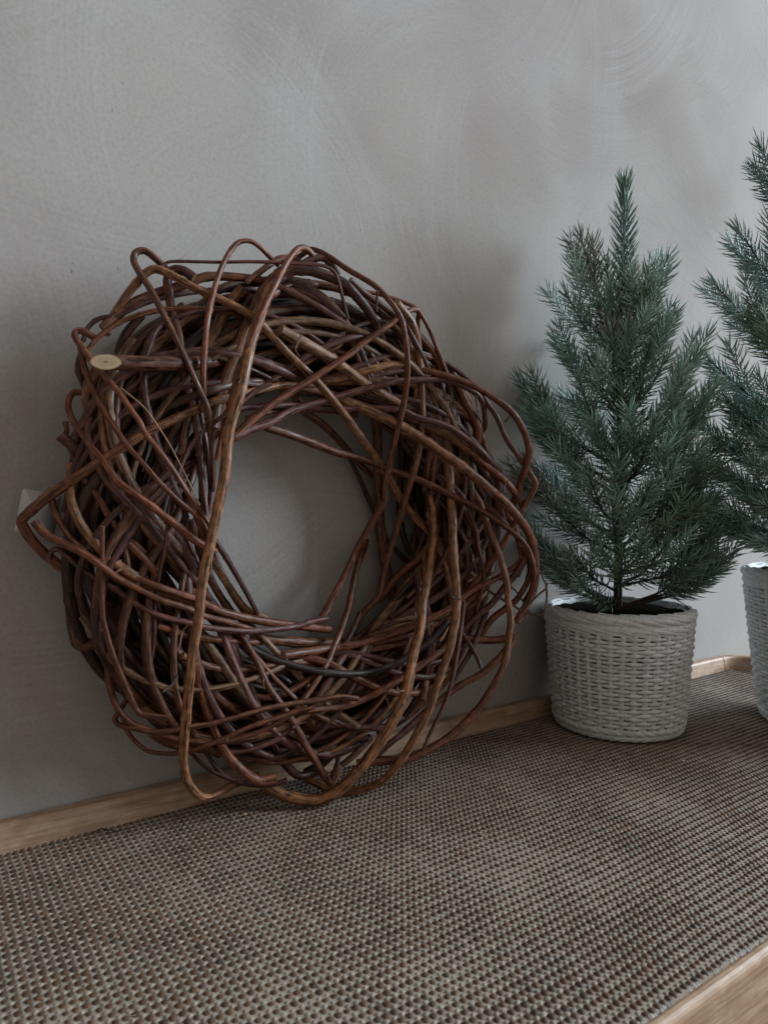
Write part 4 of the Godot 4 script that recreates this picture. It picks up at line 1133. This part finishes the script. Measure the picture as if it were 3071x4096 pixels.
	var rs := 26
	var q := r1 - 0.0088
	var grid := []
	for j in rs + 1:
		var row := []
		for s in 72:
			var a := TAU * s / 72.0
			var rad := q * j / rs
			var x := cos(a) * rad
			var z := sin(a) * rad
			row.append(Vector3(x, h - 0.0062 + 0.003 * wob.get_noise_2d(x * 30.0 + sd, z * 30.0) + 0.0022 * wob.get_noise_2d(x * 260.0, z * 260.0 + sd), z))
		grid.append(row)
	for j in rs:
		for s in 72:
			var e := (s + 1) % 72
			for p in [grid[j][s], grid[j + 1][s], grid[j + 1][e], grid[j][s], grid[j + 1][e], grid[j][e]]:
				st.add_vertex(p)
	st.generate_normals()
	put("soil", st.commit(), soil_mat, parent)


class Needles:
	var v := PackedVector3Array()
	var n := PackedVector3Array()
	var c := PackedColorArray()
	var ix := PackedInt32Array()

	func add(at: Vector3, dir: Vector3, bend: Vector3, length: float, w: float, col: Color, tip: Color) -> void:
		var side := dir.cross(Vector3(0.3, 1.0, 0.2)).normalized()
		var up := dir.cross(side)
		var first := v.size()
		for k in 3:
			var t := k * 0.36
			var p := at + dir * (length * t) + bend * (t * t)
			var r: float = w * [0.65, 1.0, 0.8][k]
			var cc := col.lerp(tip, t)
			for s in 3:
				var d: Vector3 = [side, side * -0.5 + up * 0.87, side * -0.5 - up * 0.87][s]
				v.append(p + d * r)
				n.append(d)
				c.append(cc)
		v.append(at + dir * length + bend)
		n.append(dir)
		c.append(tip)
		for k in 2:
			for s in 3:
				var a := first + k * 3 + s
				var b := first + k * 3 + (s + 1) % 3
				ix.append_array([a, a + 3, b, b, a + 3, b + 3])
		for s in 3:
			ix.append_array([first + 6 + s, first + 9, first + 6 + (s + 1) % 3])


# a shoot set with needles all round, each curving towards the shoot's tip
func shoot(nd: Needles, line: PackedVector3Array, from: float, per_cm: float, length: float, base: Color, r: RandomNumberGenerator) -> void:
	var n := line.size()
	var step := 0.01 / per_cm
	var spin := r.randf() * TAU
	var carry := 0.0
	var whole := 0.0
	for i in n - 1:
		whole += line[i].distance_to(line[i + 1])
	var run := 0.0
	for i in n - 1:
		var a := line[i]
		var b := line[i + 1]
		var t := (b - a).normalized()
		var side := t.cross(Vector3.UP)
		if side.length() < 0.05:
			side = t.cross(Vector3.RIGHT)
		side = side.normalized()
		var up := side.cross(t)
		var l := a.distance_to(b)
		var s := carry
		while s < l:
			var f := (run + s) / whole
			if f >= from:
				spin += 2.399963 + r.randf_range(-0.35, 0.35)
				var d := side * cos(spin) + up * sin(spin)
				var fwd := lerpf(0.45, 0.85, f) + r.randf_range(-0.2, 0.25)
				if f > 0.93:
					fwd += r.randf_range(0.2, 1.6)
				var dir := (d + t * fwd).normalized()
				var len := length * r.randf_range(0.78, 1.12) * (1.0 - 0.18 * smoothstep(0.8, 1.0, f))
				var k := r.randf_range(0.55, 1.45)
				var col := Color(base.r * k, base.g * k, base.b * k)
				var tip := col * 1.5
				if r.randf() < 0.05:
					tip = Color(0.20, 0.15, 0.07)
				nd.add(a + t * s + d * 0.0006, dir, t * len * r.randf_range(0.22, 0.46) + Vector3.UP * len * 0.06, len, r.randf_range(0.00062, 0.00085), col, tip)
			s += step
		carry = s - l
		run += l


func bough(tree: Node3D, pts: Array, thick: float, base: Color, twigs: int, needle: float, per_cm: float, from: float, r: RandomNumberGenerator) -> void:
	var line := curve(pts, 0.004)
	var n := line.size()
	var rad := PackedFloat32Array()
	for i in n:
		rad.append(lerpf(thick, 0.0006, float(i) / (n - 1)))
	var wood_part := put("branch", tube(line, rad, tinted(n, Color.WHITE), 5), stem_mat, tree)
	var nd := Needles.new()
	shoot(nd, line, from, per_cm, needle, base, r)
	for k in twigs:
		var f := lerpf(0.42, 0.78, (k + r.randf() * 0.6) / maxf(1.0, twigs))
		var i := clampi(int(f * (n - 1)), 1, n - 2)
		var t := (line[i + 1] - line[i - 1]).normalized()
		var side := t.cross(Vector3.UP).normalized() * (1.0 if k % 2 == 0 else -1.0)
		var d := (t * 0.8 + side * r.randf_range(0.5, 0.9) + Vector3.UP * r.randf_range(0.0, 0.35)).normalized()
		var l := r.randf_range(0.030, 0.052)
		var tw := curve([line[i], line[i] + d * l * 0.5, line[i] + d * l + t * l * 0.22 + Vector3.UP * l * 0.12], 0.004)
		shoot(nd, tw, 0.05, per_cm, needle, base * r.randf_range(0.85, 1.15), r)
	put("needles", arrays(nd.v, nd.n, nd.ix, PackedVector2Array(), nd.c), needle_mat, wood_part, "stuff")


func needle_hue(r: RandomNumberGenerator) -> Color:
	var k := r.randf()
	if k < 0.07:
		return Color(0.19, 0.20, 0.18)      # dusty, brownish grey
	if k < 0.17:
		return Color(0.120, 0.195, 0.140)      # fresher green
	return Color(0.115, 0.215, 0.180).lerp(Color(0.215, 0.315, 0.285), r.randf())


# boughs: [right, toward the viewer, tip height, base height] in cm, from the soil
func spruce(tree: Node3D, soil_y: float, top: float, list: Array, lean: Vector2, sd: int, needle: float) -> void:
	var r := RandomNumberGenerator.new()
	r.seed = sd
	var right := Vector3(0.823, 0, 0.568)
	var toward := Vector3(-0.568, 0, 0.823)
	var stem := []
	for k in 7:
		var t := k / 6.0
		var off := right * lean.x * t * t + toward * lean.y * t * t
		stem.append(Vector3(0, soil_y - 0.012, 0) + off + Vector3(0.003 * wob.get_noise_2d(t * 3.0, sd), (top + 0.012) * t, 0.003 * wob.get_noise_2d(t * 3.0, sd + 9.0)))
	var line := curve(stem, 0.006)
	var n := line.size()
	var rad := PackedFloat32Array()
	for i in n:
		rad.append(lerpf(0.0048, 0.0008, float(i) / (n - 1)))
	var trunk := put("trunk", tube(line, rad, tinted(n, Color.WHITE), 8), stem_mat, tree)
	var lead := Needles.new()
	shoot(lead, line, 0.26, 19.0, needle * 1.3, needle_hue(r), r)
	put("needles", arrays(lead.v, lead.n, lead.ix, PackedVector2Array(), lead.c), needle_mat, trunk, "stuff")
	for b in list:
		var h0: float = b[3] * 0.01
		var i := clampi(int((h0 + 0.012) / (top + 0.012) * (n - 1)), 0, n - 1)
		var from := line[i]
		var tip: Vector3 = Vector3(0, soil_y, 0) + right * (b[0] * 0.01) + toward * (b[1] * 0.01) + Vector3.UP * (b[2] * 0.01)
		tip = from + (tip - from) * (1.0 - 0.011 / from.distance_to(tip))
		var flat: Vector3 = Vector3(tip.x - from.x, 0, tip.z - from.z)
		var rise: float = tip.y - from.y
		var mid: Vector3 = from + flat * 0.52 + Vector3.UP * rise * 0.36
		var p: Array = [from, from.lerp(mid, 0.5) + Vector3.UP * rise * 0.0, mid, tip]
		var l := from.distance_to(tip)
		bough(tree, p, clampf(l * 0.018, 0.0010, 0.0024), needle_hue(r) * r.randf_range(0.75, 1.3), int(clampf((l - 0.050) / 0.017, 0, 5)), needle, 11.0, (0.42 if b[3] < 1.6 else 0.22) if l > 0.08 else 0.12, r)


func _pots_and_trees() -> void:
	_pot_materials()
	var a := Node3D.new()
	a.name = "potted_spruce"
	a.position = Vector3(0.611, 0.0002, 0.0622)
	add_child(a, true)
	tag(a, "smaller artificial spruce in a low grey basket pot, next to the wreath", "potted plant", "artificial spruces in basket pots")
	basket_pot(a, 0.124, 0.0635, 0.0742, 23, 40, 5)
	var list := [
		[-4.7, 0.5, 40.2, 30.5], [5.5, 0.3, 38.2, 29.0], [-6.6, 1.0, 34.0, 26.5], [6.4, 0.5, 32.2, 24.5], [-7.2, -1.5, 30.0, 22.5], [-2.6, 5.0, 29.2, 21.5],
		[1.4, 5.5, 27.6, 20.0], [3.6, 3.5, 30.4, 22.5], [8.6, 0.8, 27.8, 18.5], [-11.2, 0.0, 25.2, 15.5], [-10.9, 2.5, 21.8, 13.5], [9.9, 1.5, 23.6, 14.5],
		[-12.2, 0.0, 16.2, 8.5], [11.3, -1.0, 18.0, 9.5], [-2.8, 8.5, 19.2, 12.0], [0.8, 8.8, 20.2, 12.5], [4.8, 8.0, 18.4, 11.0], [-5.8, 7.0, 15.6, 9.0],
		[-3.6, 8.8, 12.2, 7.0], [0.2, 9.4, 14.2, 8.5], [5.4, 8.6, 12.0, 6.0], [-9.4, 1.5, 6.4, 0.8], [-6.0, 4.5, 4.6, 0.6], [-9.0, 3.0, 8.2, 0.9], [8.6, 3.0, 7.0, 0.8], [12.0, 0.5, 6.6, 1.0], [-11.0, 0.5, 8.6, 1.2],
		[11.4, 2.0, 5.6, 1.0], [12.2, 0.0, 9.8, 4.5], [8.2, 5.6, 7.2, 3.2], [7.4, 6.0, 15.2, 8.5], [9.6, 3.6, 12.6, 6.5],
		[-8.6, 4.5, 11.8, 6.5], [-3.0, -6.0, 24.0, 16.0], [6.5, -5.0, 14.0, 7.0], [-6.5, -5.0, 16.0, 8.0], [-2.4, 3.8, 34.0, 26.5],
		[2.2, 3.6, 35.0, 27.5], [-6.0, 4.6, 24.6, 16.5], [5.8, 5.0, 23.8, 15.5], [10.6, -3.0, 14.0, 7.5], [0.0, -7.5, 9.0, 4.0], [-2.0, 7.5, 7.8, 2.6], [2.6, 7.8, 8.6, 3.0], [-6.8, 4.6, 7.4, 2.4], [-2.6, 2.6, 37.0, 31.0], [2.8, 2.4, 36.4, 30.0], [-3.4, 2.6, 32.4, 26.0], [3.0, 3.0, 32.6, 26.0], [0.2, 3.6, 35.2, 29.0], [-0.6, 4.4, 30.6, 24.0], [-4.6, 3.4, 27.0, 21.0], [4.6, 3.4, 27.4, 21.0], [-7.6, 3.0, 19.0, 12.5], [7.4, 3.6, 20.2, 13.5], [0.6, 5.6, 24.0, 17.0]]
	spruce(a, 0.1135, 0.446, list, Vector2(0.004, 0.0), 310, 0.0158)
	var b := Node3D.new()
	b.name = "potted_spruce"
	b.position = Vector3(0.805, 0.0002, 0.198)
	add_child(b, true)
	tag(b, "taller artificial spruce in a tall basket pot, cut by the photo's right edge", "potted plant", "artificial spruces in basket pots")
	basket_pot(b, 0.162, 0.0775, 0.0965, 30, 50, 6)
	var tall := [
		[-10.6, 1.0, 45.2, 33.0], [-13.2, 1.5, 36.5, 25.5], [-15.2, 0.5, 31.2, 20.5], [-15.0, -1.0, 23.6, 14.5], [-12.0, 4.5, 27.0, 17.0], [-14.6, 2.0, 19.0, 11.0], [-17.0, -0.5, 17.0, 9.0],
		[-12.0, 6.0, 15.2, 8.0], [-15.8, 3.0, 12.0, 6.0], [-17.2, 0.0, 8.4, 3.6], [-13.0, 6.0, 8.4, 3.8], [-10.6, 8.4, 11.4, 5.5], [-14.6, -3.0, 5.8, 2.4], [-11.8, 3.6, 4.4, 1.8], [-8.0, 8.0, 5.4, 2.2],
		[-9.0, 6.5, 22.0, 14.0], [-8.5, 5.0, 38.5, 28.5], [-6.5, 3.5, 50.5, 39.0], [-5.0, 5.0, 44.0, 33.0], [-5.4, 9.0, 29.5, 20.0], [-7.6, 9.6, 17.0, 10.0], [-3.0, 11.0, 12.0, 6.0], [-2.0, 10.5, 22.0, 14.0],
		[5.0, 1.0, 47.0, 36.0], [9.5, 2.0, 38.0, 27.0], [12.0, 3.0, 29.0, 18.0], [14.0, 1.0, 20.0, 11.0], [15.0, 2.0, 11.0, 5.0], [4.0, 9.5, 16.0, 9.0], [10.0, 6.5, 7.0, 3.0], [4.0, -7.0, 30.0, 20.0], [-6.0, -6.5, 33.0, 23.0],
		[-8.0, -8.0, 20.0, 11.0], [6.0, -9.0, 16.0, 8.0], [-9.5, -7.0, 10.0, 5.0], [4.0, 7.0, 35.0, 25.0]]
	spruce(b, 0.150, 0.585, tall, Vector2(-0.012, 0.0), 512, 0.0162)


# ------------------------------------------------------------------ small things
func _price_tag() -> void:
	var m := StandardMaterial3D.new()
	m.resource_name = "tag_card"
	m.albedo_color = Color(0.80, 0.80, 0.82)
	m.roughness = 0.55
	var t := Node3D.new()
	t.name = "price_tag"
	t.position = Vector3(0.0745, 0.2235, -0.0015)
	t.rotation_degrees = Vector3(-3, 8, -11)
	add_child(t, true)
	tag(t, "small blank white card tag hanging behind the wreath's left corner", "price tag")
	var st := SurfaceTool.new()
	st.begin(Mesh.PRIMITIVE_TRIANGLES)
	var w := 0.0125
	var h := 0.0150
	var rim := []
	for c in [[1, 1, 0.0], [-1, 1, PI / 2], [-1, -1, PI], [1, -1, PI * 1.5]]:
		for k in 5:
			var a: float = c[2] + PI / 2 * k / 4.0
			rim.append(Vector2(c[0] * (w - 0.002) + cos(a) * 0.002, c[1] * (h - 0.002) + sin(a) * 0.002))
	var cup := func(p: Vector2) -> float: return 6.0 * p.x * p.x + 2.0 * p.y * p.y
	for s in [1.0, -1.0]:
		for k in rim.size():
			var p: Vector2 = rim[k]
			var q: Vector2 = rim[(k + 1) % rim.size()]
			var tri := [Vector3(0, 0, 0.0002 * s), Vector3(p.x, p.y, cup.call(p) + 0.0002 * s), Vector3(q.x, q.y, cup.call(q) + 0.0002 * s)]
			if s > 0:
				tri.reverse()
			for v in tri:
				st.add_vertex(v)
	for k in rim.size():
		var p: Vector2 = rim[k]
		var q: Vector2 = rim[(k + 1) % rim.size()]
		var p0 := Vector3(p.x, p.y, cup.call(p) + 0.0002)
		var q0 := Vector3(q.x, q.y, cup.call(q) + 0.0002)
		var d := Vector3(0, 0, 0.0004)
		for v in [p0, q0, q0 - d, p0, q0 - d, p0 - d]:
			st.add_vertex(v)
	st.generate_normals()
	put("card", st.commit(), m, t)
	var wire := StandardMaterial3D.new()
	wire.resource_name = "tag_string"
	wire.albedo_color = Color(0.75, 0.75, 0.76)
	wire.roughness = 0.4
	var line := curve([Vector3(-0.003, 0.011, 0.0022), Vector3(-0.002, 0.0135, 0.003), Vector3(0.0015, 0.0185, 0.0025), Vector3(0.005, 0.0200, 0.002), Vector3(0.010, 0.0175, 0.004), Vector3(0.0015, 0.0125, 0.0026), Vector3(-0.003, 0.011, 0.0020)], 0.001)
	put("string_loop", tube(line, filled(line.size(), 0.00028), tinted(line.size(), Color.WHITE), 5), wire, t)


func _loose_bits() -> void:
	# specks of lint and crumbs of bark caught in the weave
	var r := RandomNumberGenerator.new()
	r.seed = 4242
	var speck := SphereMesh.new()
	speck.radius = 0.0007
	speck.height = 0.0009
	speck.radial_segments = 6
	speck.rings = 3
	var at: Array[Transform3D] = []
	var tint: Array[Color] = []
	for i in 90:
		var s := r.randf_range(0.4, 1.2)
		var long := r.randf_range(0.8, 3.5)
		at.append(Transform3D(Basis(Vector3.UP, r.randf() * TAU).scaled_local(Vector3(s * long, s * 0.7, s * 0.6)), Vector3(r.randf_range(0.02, 0.85), 0.0007, r.randf_range(0.02, 0.31))))
		tint.append([Color(0.45, 0.42, 0.38), Color(0.10, 0.06, 0.04), Color(0.06, 0.04, 0.035), Color(0.26, 0.16, 0.10)][r.randi() % 4])
	swarm("lint", speck, cut_wood, at, tint, self)
	tag(get_node("lint"), "scattered specks of lint and bark crumbs on the woven mat", "lint")
	# a dark fibre and a crumb of bark that lie by the lip
	var p := curve([Vector3(0.1062, 0.0012, 0.0085), Vector3(0.1115, 0.0030, 0.0098), Vector3(0.1165, 0.0022, 0.0140), Vector3(0.1215, 0.0010, 0.0170)], 0.001)
	var f := put("loose_fibre", tube(p, filled(p.size(), 0.00042), tinted(p.size(), Color(0.05, 0.035, 0.03)), 5), cut_wood, self)
	tag(f, "short dark curled fibre lying on the mat beside the back lip", "fibre")
	var c := curve([Vector3(0.2025, 0.0011, 0.0420), Vector3(0.2040, 0.0016, 0.0430), Vector3(0.2058, 0.0012, 0.0434)], 0.0006)
	var chip := put("bark_chip", tube(c, PackedFloat32Array(range(c.size()).map(func(i): return 0.0011 * sin(PI * (i + 0.6) / (c.size() + 0.2)) + 0.0002)), tinted(c.size(), Color(0.42, 0.26, 0.17)), 6), cut_wood, self)
	tag(chip, "tiny pale bark chip lying on the mat in front of the lip", "bark chip")
